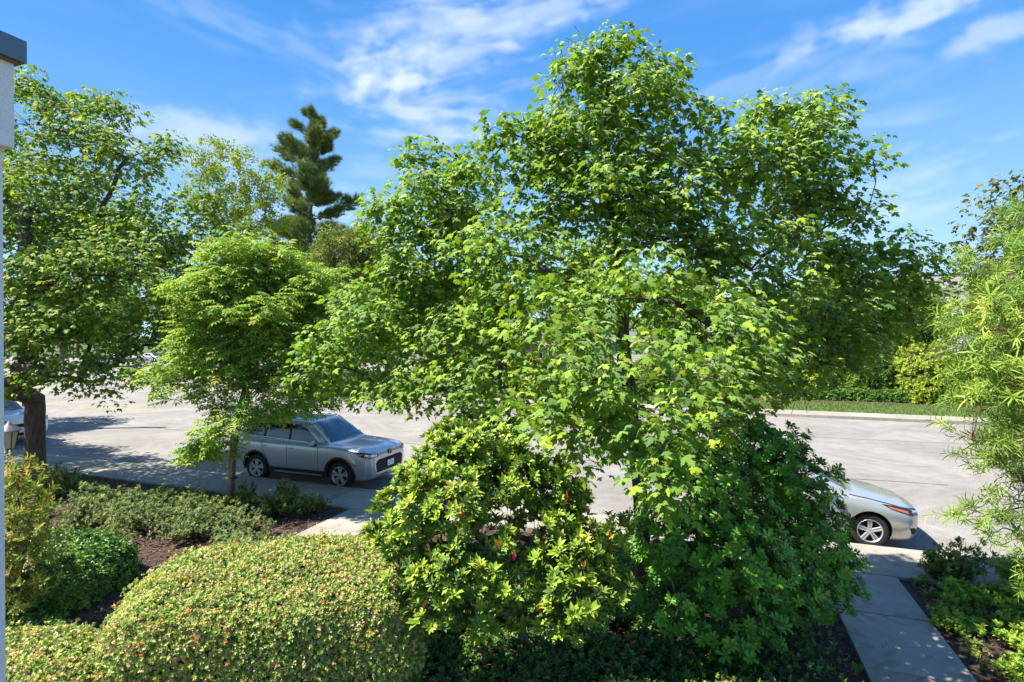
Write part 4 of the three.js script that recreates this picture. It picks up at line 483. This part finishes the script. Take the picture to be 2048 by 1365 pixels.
function wheelParts(t, x, y, z, r, side, style, name = 'wheel') {
  const w = new THREE.Group(); w.name = name; w.position.set(x, y, z); t.add(w); w.rotation.y = side > 0 ? 0 : Math.PI; // faces +z
  const prof = [[r * .66, -.11], [r * .9, -.112], [r * .985, -.09], [r, -.05], [r, .05], [r * .985, .09], [r * .9, .112], [r * .70, .108], [r * .66, .09]].map(([a, b]) => new THREE.Vector2(a, b));
  const ty = new THREE.LatheGeometry(prof, 40); ty.rotateX(Math.PI / 2); mesh('tyre', ty, CM.rubber, w);
  const rim = []; const lip = new THREE.LatheGeometry([[r * .60, .04], [r * .665, .085], [r * .68, .112], [r * .65, .116], [r * .61, .09]].map(([a, b]) => new THREE.Vector2(a, b)), 40); lip.rotateX(Math.PI / 2); rim.push(lip);
  const spoke = (sh, a) => { const g = new THREE.ExtrudeGeometry(new THREE.Shape(sh.map(([u, v]) => new THREE.Vector2(u * r, v * r))), { depth: .022, bevelEnabled: true, bevelSize: .005, bevelThickness: .005, bevelSegments: 1 }); g.translate(0, 0, .075); g.rotateZ(a); return g; };
  for (let i = 0; i < 5; i++) { const a = i / 5 * 6.2832 + .3; if (style === 'blade') { rim.push(spoke([[.1, -.05], [.38, -.13], [.63, -.2], [.66, -.02], [.4, -.0], [.12, .05]], a), spoke([[.12, .0], [.4, .06], [.655, .12], [.62, .22], [.36, .13], [.1, .06]], a)); } else rim.push(spoke([[.1, -.09], [.64, -.115], [.65, -.035], [.12, -.03]], a), spoke([[.12, .03], [.65, .035], [.64, .115], [.1, .09]], a)); }
  const hub = new THREE.CylinderGeometry(r * .15, r * .17, .03, 20); hub.rotateX(Math.PI / 2); hub.translate(0, 0, .088); rim.push(hub);
  mesh('rim', mergeGeometries(rim.map((g) => { const k = g.index ? g.toNonIndexed() : g; for (const a of Object.keys(k.attributes)) if (!['position', 'normal'].includes(a)) k.deleteAttribute(a); return k; })), CM.alloy, w);
  const disc = new THREE.CylinderGeometry(r * .63, r * .63, .02, 28); disc.rotateX(Math.PI / 2); disc.translate(0, 0, .02); mesh('brake_disc', disc, CM.black, w); return w;
}
function car(name, label, group, s, n, o) {
  const t = thing(name, label, 'car', SA(s, n, .004), TURN, group), L = o.len, raw = loft(o.st, L), hull = new THREE.Mesh(raw, new THREE.MeshBasicMaterial({ side: THREE.DoubleSide })); hull.updateMatrixWorld(true);
  const ev = new Evaluator(); ev.useGroups = true; ev.attributes = ['position', 'normal', 'uv']; let b = new Brush(raw.clone(), o.paint); b.updateMatrixWorld();
  for (const f of o.axles) for (const e of [-1, 1]) { const cg = new THREE.CylinderGeometry(o.arch, o.arch, .5, 36); cg.rotateX(Math.PI / 2); cg.translate(L / 2 - f, o.wr + .02, e * (o.half - .06)); const cb = new Brush(cg, CM.black); cb.updateMatrixWorld(); b = ev.evaluate(b, cb, SUBTRACTION); b.updateMatrixWorld(); }
  const body = mesh('body', b.geometry, b.material, t);
  const UX = V(1, 0, 0), UY = V(0, 1, 0), side = [[UX, UY, 1], [UX.clone().negate(), UY, -1]]; // near and far flank; outline x is measured forward
  const F = (f) => L / 2 - f;
  const flank = (nm, pts, m, off = .004, parent = t, h = .09) => { for (const [ua, ub, e] of side) { const q = pts.map(([f, y]) => [F(f) * e, y]); if (e < 0) q.reverse(); if (o.nearOnly && e < 0) continue; mesh(nm, panel(hull, q, ua, ub, off, h), m, parent); } };
  const FZ = V(0, 0, -1), front = (nm, pts, m, off = .006, h = .07, parent = t) => mesh(nm, panel(hull, pts, FZ, UY, off, h), m, parent); // outline: (-z, y) seen from ahead
  for (const w of o.windows) flank('side_window', w, CM.glass, .005);
  for (const w of o.seams) flank('door_seam', line(w, .012), CM.black, .003, t, .06);
  flank('sill_cladding', o.sill, o.sillMat ?? CM.plastic, .008);
  // windscreen and rear window, laid on along a sloping direction
  const ws = V(1, 1.4, 0).normalize(), wu = V(0, 0, -1), wv = V().crossVectors(ws, wu).normalize(); const wpt = (f, z) => { const p = V(F(f), o.yAt(f), z); return [p.dot(wu), p.dot(wv)]; };
  const wsq = []; for (const z of [-1, -.5, 0, .5, 1]) wsq.push(wpt(o.ws[0] - .05 * (1 - z * z), z * o.ws[2])); for (const z of [1, .5, 0, -.5, -1]) wsq.push(wpt(o.ws[1], z * o.ws[3])); wsq.reverse(); mesh('windscreen', panel(hull, THREE.ShapeUtils.isClockWise(wsq.map(([x, y]) => new THREE.Vector2(x, y))) ? wsq.reverse() : wsq, wu, wv, .006, .1), CM.tint, t);
  // headlamps: set on the front corners
  for (const e of [1, -1]) {
    const dir = V(1, .1, e * (o.lampTurn ?? .9)).normalize(), ub = V(0, 1, 0).addScaledVector(dir, -dir.y).normalize(), ua = V().crossVectors(ub, dir).normalize(), pt = ([f, y, z]) => { const p = V(F(f), y, z * e); return [p.dot(ua), p.dot(ub)]; };
    const lay = (nm, pts, m, off) => { let q = pts.map(pt); if (THREE.ShapeUtils.isClockWise(q.map(([x, y]) => new THREE.Vector2(x, y)))) q = q.slice().reverse(); return mesh(nm, panel(hull, q, ua, ub, off, .05), m, t); };
    lay('headlight', o.lamp, CM.glass, .006); if (o.lampIn) lay('headlight_lens', o.lampIn, CM.lamp, .011); if (o.amber) lay('turn_signal', o.amber, CM.orange, .012);
    const mir = new RoundedBoxGeometry(.1, .13, .2, 3, .045), mg = new THREE.Group(); mg.name = 'wing_mirror'; mg.position.set(F(o.mirror[0]), o.mirror[1], e * o.mirror[2]); t.add(mg); mesh('shell', mir, o.paint, mg); const base = new THREE.BoxGeometry(.08, .04, .16); base.translate(-.0, -.06, -e * .08); mesh('arm', base, CM.plastic, mg); const gl = new THREE.PlaneGeometry(.15, .09); gl.rotateY(-Math.PI / 2); gl.translate(-.052, .005, 0); mesh('mirror_glass', gl, CM.chrome, mg);
  }
  for (const [nm, pts, m, off] of o.fronts) front(nm, pts, m, off ?? .006);
  for (const [nm, pts, m, off] of o.flanks ?? []) flank(nm, pts, m, off ?? .008);
  for (const f of o.axles) flank('arch_trim', (() => { const q = [], y = o.wr + .02, a0 = Math.asin((o.archLow - y) / o.arch); for (let i = 0; i <= 22; i++) { const a = lerp(a0, Math.PI - a0, i / 22); q.push([f - Math.cos(a) * (o.arch + o.lip), y + Math.sin(a) * (o.arch + o.lip)]); } for (let i = 22; i >= 0; i--) { const a = lerp(a0, Math.PI - a0, i / 22); q.push([f - Math.cos(a) * (o.arch + .002), y + Math.sin(a) * (o.arch + .002)]); } return q.reverse(); })(), o.lipMat ?? CM.plastic, .012, t, .09);
  for (const h of o.handles) for (const e of [1, -1]) { const g = new RoundedBoxGeometry(.17, .03, .03, 2, .012); const m = mesh('door_handle', g, o.handleMat ?? o.paint, t); ray.set(V(F(h[0]), h[1], 3 * e), V(0, 0, -e)); const hit = ray.intersectObject(hull, false)[0]; m.position.set(F(h[0]), h[1], (hit ? hit.point.z : o.half * e) + e * .018); }
  for (const f of o.axles) for (const e of [1, -1]) wheelParts(t, F(f), o.wr, e * (o.half - .135), o.wr, e, o.wheel);
  if (o.rails) for (const e of [1, -1]) mesh('roof_rail', tube(o.rails.map(([f, y, z]) => V(F(f), y, z * e)), o.rails.map(() => .017), 8), CM.chrome, t);
  if (o.plate) { const g = new THREE.BoxGeometry(.012, .155, .31); const m = mesh('license_plate', g, [PLATE, PLATE, CM.plastic, CM.plastic, CM.plastic, CM.plastic], t); m.position.set(F(o.plate[0]), o.plate[1], 0); }
  return { t, hull, F };
}
const SUV = {
  len: 4.7, half: .93, wr: .365, arch: .43, archLow: .28, lip: .055, axles: [.94, 3.73], paint: CM.silver, wheel: 'blade', plate: [-.035, .63],
  st: [[0, .40, .56, .58, .66, .80, .68, .90, .66, .96, .44, .98], [.05, .32, .70, .55, .80, .82, .81, .965, .78, 1.03, .5, 1.045], [.2, .28, .81, .55, .89, .87, .895, 1.03, .84, 1.085, .54, 1.10], [.55, .27, .845, .58, .93, .95, .93, 1.075, .855, 1.12, .56, 1.135], [1.0, .27, .845, .58, .935, 1.0, .935, 1.11, .855, 1.15, .58, 1.165], [1.28, .27, .845, .58, .935, 1.02, .935, 1.125, .85, 1.165, .64, 1.18], [1.42, .27, .845, .58, .935, 1.03, .935, 1.13, .845, 1.25, .68, 1.275], [1.76, .27, .845, .58, .935, 1.04, .935, 1.14, .835, 1.48, .665, 1.52], [2.04, .27, .845, .58, .935, 1.05, .935, 1.145, .83, 1.63, .645, 1.675], [2.3, .27, .845, .58, .935, 1.05, .935, 1.15, .83, 1.675, .64, 1.72], [2.9, .27, .845, .58, .935, 1.055, .935, 1.155, .83, 1.69, .64, 1.735], [3.6, .28, .845, .58, .935, 1.065, .935, 1.165, .825, 1.68, .63, 1.725], [4.15, .29, .835, .58, .925, 1.075, .92, 1.18, .81, 1.645, .605, 1.69], [4.42, .31, .815, .58, .905, 1.07, .90, 1.18, .78, 1.53, .60, 1.57], [4.58, .34, .78, .58, .875, 1.03, .87, 1.15, .74, 1.30, .57, 1.33], [4.66, .36, .72, .57, .83, .94, .82, 1.02, .66, 1.06, .48, 1.08], [4.7, .42, .62, .57, .72, .88, .72, .95, .58, .98, .42, 1.0]],
  windows: [[[1.66, 1.165], [1.84, 1.31], [2.10, 1.50], [2.36, 1.60], [2.60, 1.615], [2.60, 1.175]], [[2.68, 1.175], [2.68, 1.62], [3.1, 1.625], [3.42, 1.615], [3.50, 1.195]], [[3.58, 1.205], [3.50, 1.61], [3.85, 1.59], [4.08, 1.53], [4.22, 1.38], [4.24, 1.28], [3.95, 1.225]]],
  seams: [[[1.62, 1.09], [1.60, .8], [1.62, .42]], [[2.64, 1.12], [2.64, .75], [2.66, .42]], [[3.54, 1.15], [3.50, .95], [3.36, .76], [3.30, .6]]],
  sill: [[1.42, .275], [3.24, .275], [3.24, .45], [1.42, .45]], flanks: [['silver_sill_strip', [[1.5, .31], [3.18, .31], [3.05, .36], [1.6, .36]], CM.silver, .016], ['side_reflector', [[.40, .70], [.50, .74], [.52, .70], [.44, .64]], CM.orange, .018], ['pillar_trim', [[2.60, 1.175], [2.68, 1.175], [2.68, 1.62], [2.60, 1.615]], CM.plastic, .004], ['pillar_trim', [[3.50, 1.195], [3.58, 1.205], [3.50, 1.61], [3.42, 1.615]], CM.plastic, .004], ['belt_trim', [[1.62, 1.142], [4.22, 1.245], [4.22, 1.262], [1.62, 1.158]], CM.chrome, .007]],
  yAt: (f) => f < 1.3 ? 1.175 : lerp(1.18, 1.68, clamp((f - 1.3) / .75, 0, 1)), ws: [1.34, 2.02, .72, .61],
  lamp: [[.03, .87, .52], [.02, .955, .52], [.3, 1.01, .87], [.52, 1.015, .93], [.36, .91, .90], [.16, .86, .82]], lampIn: [[.05, .89, .56], [.04, .94, .57], [.2, .965, .82], [.24, .92, .86], [.14, .89, .78]], lampTurn: .9,
  mirror: [1.74, 1.18, 1.01], handles: [[2.50, 1.0], [3.42, 1.02]], handleMat: CM.chrome, rails: [[2.0, 1.63, .64], [2.2, 1.715, .645], [2.9, 1.755, .64], [3.6, 1.745, .63], [4.05, 1.71, .61], [4.18, 1.65, .605]],
  fronts: [['upper_grille', [[-.54, .90], [.54, .90], [.52, .95], [-.52, .95]], CM.plastic], ['chrome_strip', [[-.56, .92], [.56, .92], [.56, .934], [-.56, .934]], CM.chrome, .012], ['lower_grille', [[-.60, .46], [.60, .46], [.64, .72], [.52, .79], [-.52, .79], [-.64, .72]], CM.black], ['grille_slat', [[-.54, .515], [.54, .515], [.54, .54], [-.54, .54]], CM.plastic, .02], ['grille_slat', [[-.55, .585], [.55, .585], [.55, .61], [-.55, .61]], CM.plastic, .02], ['grille_slat', [[-.55, .655], [.55, .655], [.55, .68], [-.55, .68]], CM.plastic, .02], ['skid_plate', [[-.5, .335], [.5, .335], [.56, .40], [-.56, .40]], CM.alloy]],
};
{ const { t } = car('parked_suv', 'silver parked SUV with roof rails and black wheel arch trim', 'cars parked along the kerb', -10.57, 12.87, SUV);
  const fin = mesh('roof_antenna', (() => { const g = new THREE.ConeGeometry(.05, .1, 10); g.scale(1.8, 1, .5); return g; })(), CM.plastic, t); fin.position.set(-1.6, 1.76, 0);
  // round emblem on the nose
  const em = new THREE.Group(); em.name = 'emblem'; em.position.set(2.372, .925, 0); em.rotation.y = Math.PI / 2; t.add(em);
  const disc = new THREE.CylinderGeometry(.07, .07, .02, 26); disc.rotateX(Math.PI / 2); mesh('backing', disc, CM.plastic, em); const ring = new THREE.TorusGeometry(.066, .007, 8, 28); ring.translate(0, 0, .012); mesh('ring', ring, CM.chrome, em);
  const stroke = (pts) => tube(pts.map(([x, y]) => V(x, y, .013)), pts.map(() => .006), 6); mesh('letter_mark', stroke([[-.03, .056], [0, .006], [.03, .056]]), CM.chrome, em); mesh('letter_mark', stroke([[-.058, .022], [-.028, -.056], [0, -.008], [.028, -.056], [.058, .022]]), CM.chrome, em);
  const wip = tube([V(1.0, 1.2, -.5), V(.9, 1.285, -.1), V(.87, 1.3, .3)], [.008, .007, .006], 5); mesh('wiper', wip, CM.plastic, t);
}
const HATCH = {
  len: 4.37, half: .895, wr: .322, arch: .365, archLow: .2, lip: .012, lipMat: CM.silver2, axles: [.86, 3.5], paint: CM.silver2, wheel: 'twin', plate: null,
  st: [[0, .42, .42, .52, .50, .62, .52, .66, .50, .70, .32, .71], [.05, .26, .58, .46, .68, .62, .69, .70, .66, .75, .40, .765], [.2, .20, .74, .46, .83, .66, .83, .765, .77, .81, .46, .825], [.5, .18, .79, .5, .885, .74, .88, .85, .80, .885, .50, .90], [.9, .18, .80, .52, .895, .82, .89, .925, .80, .96, .54, .975], [1.12, .18, .80, .52, .895, .86, .89, .955, .80, .99, .60, 1.005], [1.3, .18, .80, .52, .895, .88, .89, .97, .795, 1.08, .645, 1.11], [1.75, .18, .80, .52, .895, .90, .89, .985, .78, 1.28, .62, 1.32], [2.1, .18, .80, .52, .895, .91, .89, .99, .775, 1.375, .585, 1.42], [2.5, .18, .80, .52, .895, .92, .89, 1.0, .77, 1.40, .57, 1.45], [3.1, .19, .80, .52, .895, .94, .89, 1.02, .765, 1.375, .56, 1.43], [3.6, .20, .79, .53, .89, .97, .885, 1.05, .745, 1.30, .53, 1.355], [4.0, .24, .76, .54, .865, .98, .86, 1.05, .71, 1.15, .5, 1.19], [4.25, .28, .70, .55, .81, .92, .80, .99, .65, 1.02, .46, 1.04], [4.37, .38, .58, .55, .68, .82, .68, .88, .55, .90, .4, .91]],
  windows: [[[1.42, .99], [1.9, 1.24], [2.25, 1.345], [2.46, 1.36], [2.46, 1.005]], [[2.54, 1.005], [2.54, 1.36], [2.9, 1.35], [3.2, 1.30], [3.4, 1.08], [3.2, 1.03]]],
  seams: [[[1.32, .95], [1.30, .7], [1.34, .3]], [[2.5, .98], [2.5, .6], [2.52, .3]], [[.12, .735], [.5, .845], [.9, .925], [1.2, .968]]], sill: [[1.26, .185], [3.1, .185], [3.1, .25], [1.26, .25]],
  yAt: (f) => f < 1.15 ? 1.0 : lerp(1.01, 1.42, clamp((f - 1.15) / .95, 0, 1)), ws: [1.22, 2.06, .68, .54],
  lamp: [[.04, .64, .42], [.03, .715, .42], [.24, .79, .74], [.66, .855, .87], [.5, .765, .885], [.2, .66, .81]], lampIn: [[.06, .675, .46], [.05, .705, .46], [.2, .745, .72], [.22, .72, .76]], amber: [[.28, .745, .80], [.57, .825, .885], [.50, .785, .888], [.25, .705, .825]], lampTurn: 1.0,
  mirror: [1.5, .98, .97], handles: [[2.35, .84], [3.2, .87]],
  fronts: [['lower_grille', [[-.56, .26], [.56, .26], [.66, .40], [.50, .55], [-.50, .55], [-.66, .40]], CM.black], ['grille_slat', [[-.5, .33], [.5, .33], [.5, .35], [-.5, .35]], CM.plastic, .015], ['grille_slat', [[-.52, .42], [.52, .42], [.52, .44], [-.52, .44]], CM.plastic, .015], ['upper_grille', [[-.42, .62], [.42, .62], [.42, .65], [-.42, .65]], CM.plastic]],
  flanks: [['fog_light_recess', [[.02, .28], [.16, .30], [.22, .44], [.10, .42]], CM.black, .006]],
};
{ const { t } = car('parked_hatchback', 'silver parked hatchback with orange corner lamp half hidden by the dark glossy shrub', 'cars parked along the kerb', 1.5, 12.98, HATCH); mesh('wiper', tube([V(1.05, 1.03, -.45), V(.93, 1.09, 0), V(.9, 1.1, .35)], [.009, .008, .006], 5), CM.plastic, t); }
{ const w = { ...SUV, paint: CM.white, wheel: 'twin', fronts: [['grille', [[-.6, .56], [.6, .56], [.56, .80], [-.56, .80]], CM.black], ['grille_slat', [[-.56, .64], [.56, .64], [.56, .66], [-.56, .66]], CM.chrome, .014], ['lower_grille', [[-.6, .36], [.6, .36], [.62, .48], [-.62, .48]], CM.black], ['chrome_strip', [[-.66, .515], [.66, .515], [.66, .54], [-.66, .54]], CM.chrome, .012]], plate: [-.035, .60] };
  car('parked_suv', 'white parked SUV with a black grille seen behind the thick maple trunk', 'cars parked along the kerb', -26.4, 13.0, w); }
{ // cars standing in the lot across the road
  const spec = [[-92, CM.white, 'white'], [-86, CM.silver, 'silver'], [-80, CM.blue, 'dark blue'], [-73.5, CM.white, 'second white'], [-67, CM.dark, 'black'], [-60, CM.silver2, 'pale silver']]; const base = {};
  spec.forEach(([s, paint, word], i) => { const { t } = car('distant_car', `${word === 'second white' ? 'white' : word === 'pale silver' ? 'silver' : word} car parked in the far lot beyond the road`, 'cars in the far lot', s, 64 + (i % 2) * .6, { ...HATCH, paint, lipMat: paint, windows: HATCH.windows, seams: [], lampIn: null, amber: null, fronts: [HATCH.fronts[0]] }); });
}

// ---------------------------------------------------------------- buildings, posts, lamps
const stucco = (r, g, b, seed) => { const R = rng(seed), t = noiseTexture(256, (u, v) => { const k = 1 + wrapN(u, v, 6, seed) * .06 + (R() - .5) * .05; return [r * k, g * k, b * k]; }); t.repeat.set(.7, .7); return std({ map: t, roughness: .9, bumpMap: asphaltBump, bumpScale: .002 }); };
const boxUV = (w, h, d) => { const g = new THREE.BoxGeometry(w, h, d), p = g.attributes.position, n = g.attributes.normal, uv = g.attributes.uv; for (let i = 0; i < p.count; i++) { const ax = Math.abs(n.getX(i)), ay = Math.abs(n.getY(i)); uv.setXY(i, ax > .5 ? p.getZ(i) : p.getX(i), ay > .5 ? p.getZ(i) : p.getY(i)); } return g; };
{ // end of the house's own side wall, white with a projecting box and a slate-blue coping
  const t = thing('house_wall', 'white rendered wall end with a projecting upper box and blue-grey coping', 'wall', [0, 0, 0], 0); const M = stucco(226, 226, 228, 3);
  const s0 = -3.64, s1 = -3.52; // its face looks along the street
  t.position.copy(S(-3.754, 1.0, 0)); t.rotation.y = TURN;
  const put = (nm, w, h, d, s, y, n, m) => { const o = mesh(nm, boxUV(w, h, d), m, t); o.position.set(s, y, -n); return o; };
  const q = S(0, 0); // local axes: x = s, -z = n
  put('wall_panel', .24, 5.04, 3, -.055, 2.52, -.6, M); put('upper_box', .34, .46, 3.02, -.02, 5.27, -.6, M); put('coping', .38, .12, 3.1, .0, 5.575, -.6, std({ color: lin(.10, .16, .23), roughness: .5 })); put('coping_drip', .34, .016, 3.06, 0, 5.507, -.6, std({ color: lin(.2, .1, .07), roughness: .8 }));
}
{ // wall lantern post in the garden
  const t = thing('garden_lantern', 'black framed garden lantern with cream glass on a post beside the white wall', 'lantern', [-9.2, .1, -10.05]), blk = std({ color: lin(.02, .02, .022), roughness: .5 });
  mesh('post', tube([V(0, -.05, 0), V(0, 1, 0), V(0, 1.85, 0)], [.045, .04, .035], 10), blk, t);
  const gl = new THREE.CylinderGeometry(.135, .08, .3, 6); gl.translate(0, 2.03, 0); mesh('glass_shade', gl, phys({ color: lin(.6, .5, .34), roughness: .6, transmission: .4, thickness: 0 }), t);
  for (let i = 0; i < 6; i++) { const a = i / 6 * 6.2832; mesh('frame_bar', tube([V(Math.sin(a) * .083, 1.87, Math.cos(a) * .083), V(Math.sin(a) * .139, 2.19, Math.cos(a) * .139)], [.008, .008], 5), blk, t); }
  const cap = new THREE.LatheGeometry([[.19, 0], [.185, .015], [.12, .07], [.05, .12], [.02, .17], [0, .18]].map(([x, y]) => new THREE.Vector2(x, y)), 18); cap.translate(0, 2.19, 0); mesh('cap', cap, std({ color: lin(.08, .085, .1), roughness: .45, side: THREE.DoubleSide }), t);
}
{ // weathered pole among the maple's branches
  const t = thing('utility_pole', 'weathered grey wooden pole standing behind the thick-trunked maple', 'pole', [-21.1, .0, -23.9]), M = std({ map: barkTex([120, 118, 108], [176, 172, 160], 41, 26, 2), roughness: .95 });
  mesh('shaft', tube([V(0, 0, 0), V(0, 4, 0), V(0, 8.1, 0)], [.17, .155, .14], 14), M, t); const cap = new THREE.CylinderGeometry(.15, .15, .05, 14); cap.translate(0, 8.12, 0); mesh('cap', cap, std({ color: lin(.25, .25, .24), roughness: .8 }), t);
}
const WIN_GLASS = phys({ color: lin(.03, .04, .05), roughness: .05, clearcoat: 1, clearcoatRoughness: .02 }), TRIM = std({ color: lin(.66, .66, .65), roughness: .7 });
const tiles = {}; const roofMat = (a) => { const k = a.join(); if (!tiles[k]) tiles[k] = [.8, 1, 1.18].map((f) => std({ color: lin(a[0] * f, a[1] * f, a[2] * f), roughness: .95 })); return tiles[k]; };
function house(label, s, n, w, d, h, o) { // two storeys, clapboard, gabled roof of shingle courses, windows that stand in the wall
  const t = thing('house', label, 'house', SA(s, n, .1), TURN, o.group), M = o.wall, rise = o.rise ?? 2.2, R = rng(o.seed);
  mesh('wall', boxUV(w, h, d), M, t).position.y = h / 2;
  if (o.boards) { const bm = [.94, 1, 1.05].map((f) => std({ color: M.color.clone().multiplyScalar(f), roughness: .8 })), bg = new THREE.BoxGeometry(w + .03, .16, .03); for (let y = .12; y < h - .1; y += .185) { const b = mesh('clapboard', bg, bm[Math.floor(R() * 3)], t); b.position.set(0, y + .08, d / 2 + .012); b.rotation.x = -.07; } }
  const gable = new THREE.ExtrudeGeometry(new THREE.Shape([new THREE.Vector2(-d / 2, 0), new THREE.Vector2(d / 2, 0), new THREE.Vector2(0, rise)]), { depth: w, bevelEnabled: false }); gable.rotateY(Math.PI / 2); gable.translate(-w / 2, h, 0); mesh('gable', gable, M, t);
  const slope = Math.hypot(d / 2 + .45, rise * (d / 2 + .45) / (d / 2)), ang = Math.atan2(rise, d / 2), cols = roofMat(o.roof), rf = new THREE.Group(); rf.name = 'roof'; t.add(rf); const cg = new THREE.BoxGeometry(w + .9, .04, .30);
  for (const e of [1, -1]) { if (e < 0) { const b = mesh('roof_slope', new THREE.BoxGeometry(w + .9, .05, slope), cols[1], rf); b.position.set(0, h + rise - Math.sin(ang) * slope / 2 + .03, -Math.cos(ang) * slope / 2); b.rotation.x = -ang; continue; } const cnt = Math.floor(slope / .26); for (let i = 0; i < cnt; i++) { const u = (i + .5) * .26, b = mesh('shingle_course', cg, cols[Math.floor(R() * 3)], rf); b.position.set(0, h + rise - Math.sin(ang) * u + .05, Math.cos(ang) * u); b.rotation.x = ang - .05; } }
  const rc = mesh('ridge_cap', new THREE.BoxGeometry(w + .95, .06, .3), cols[0], rf); rc.position.set(0, h + rise + .09, 0);
  const win = (x, y, ww, hh) => { const g = new THREE.Group(); g.name = 'window'; g.position.set(x, y, d / 2 + .03); t.add(g); mesh('pane', new THREE.BoxGeometry(ww, hh, .02), WIN_GLASS, g); for (const [a, b, c, e] of [[0, hh / 2 + .05, ww + .2, .1], [0, -hh / 2 - .05, ww + .24, .1], [-ww / 2 - .05, 0, .1, hh], [ww / 2 + .05, 0, .1, hh], [0, 0, .05, hh], [0, 0, ww, .05]]) mesh('frame', new THREE.BoxGeometry(c, e, .07), TRIM, g).position.set(a, b, .012); };
  const cols2 = Math.floor(w / 3.2); for (let i = 0; i < cols2; i++) for (const y of h > 4 ? [1.5, 4.4] : [1.5]) win(-w / 2 + (i + .5) * w / cols2, y, 1.1 + (i % 2) * .4, 1.35);
  if (o.door !== undefined) { const dr = mesh('door', new THREE.BoxGeometry(1, 2.1, .06), std({ color: lin(.16, .08, .05), roughness: .6 }), t); dr.position.set(o.door, 1.05, d / 2 + .05); const hd = mesh('handle', new THREE.SphereGeometry(.04, 8, 6), CM.chrome, dr); hd.position.set(.38, -.05, .06); }
  if (o.chimney) mesh('chimney', boxUV(.7, 1.6, .7), std({ color: lin(.3, .28, .26), roughness: .9 }), rf).position.set(o.chimney, h + rise + .1, -.5);
  return t;
}
const sid = (r, g, b) => std({ color: lin(r, g, b), roughness: .85 });
house('two storey house with pale blue-grey clapboard and grey shingle roof behind the far lawn', 16.5, 52, 15, 8, 5.8, { wall: sid(.58, .61, .66), boards: true, roof: [.20, .19, .19], rise: 2.9, seed: 1, chimney: 3.4 });
house('white house with grey shingle roof behind the rounded trees across the road', -3, 56, 13, 8, 3.6, { wall: sid(.52, .5, .47), boards: true, roof: [.16, .15, .15], rise: 2.2, seed: 2, door: .6 });
house('tan low house with brown roof at the side of the far lot', -24, 64, 14, 9, 3.2, { wall: sid(.40, .33, .26), roof: [.19, .14, .11], rise: 2.1, seed: 3, door: 1.2 });
house('grey low house with dark roof beyond the cars in the far lot', -82, 92, 20, 10, 3.4, { wall: sid(.40, .38, .36), roof: [.16, .13, .12], rise: 2.4, seed: 4 });
house('cream low house with brown roof beyond the far lot', -56, 92, 18, 10, 3.4, { wall: sid(.5, .44, .36), roof: [.2, .13, .1], rise: 2.4, seed: 5 });
renderer.render(scene, camera);
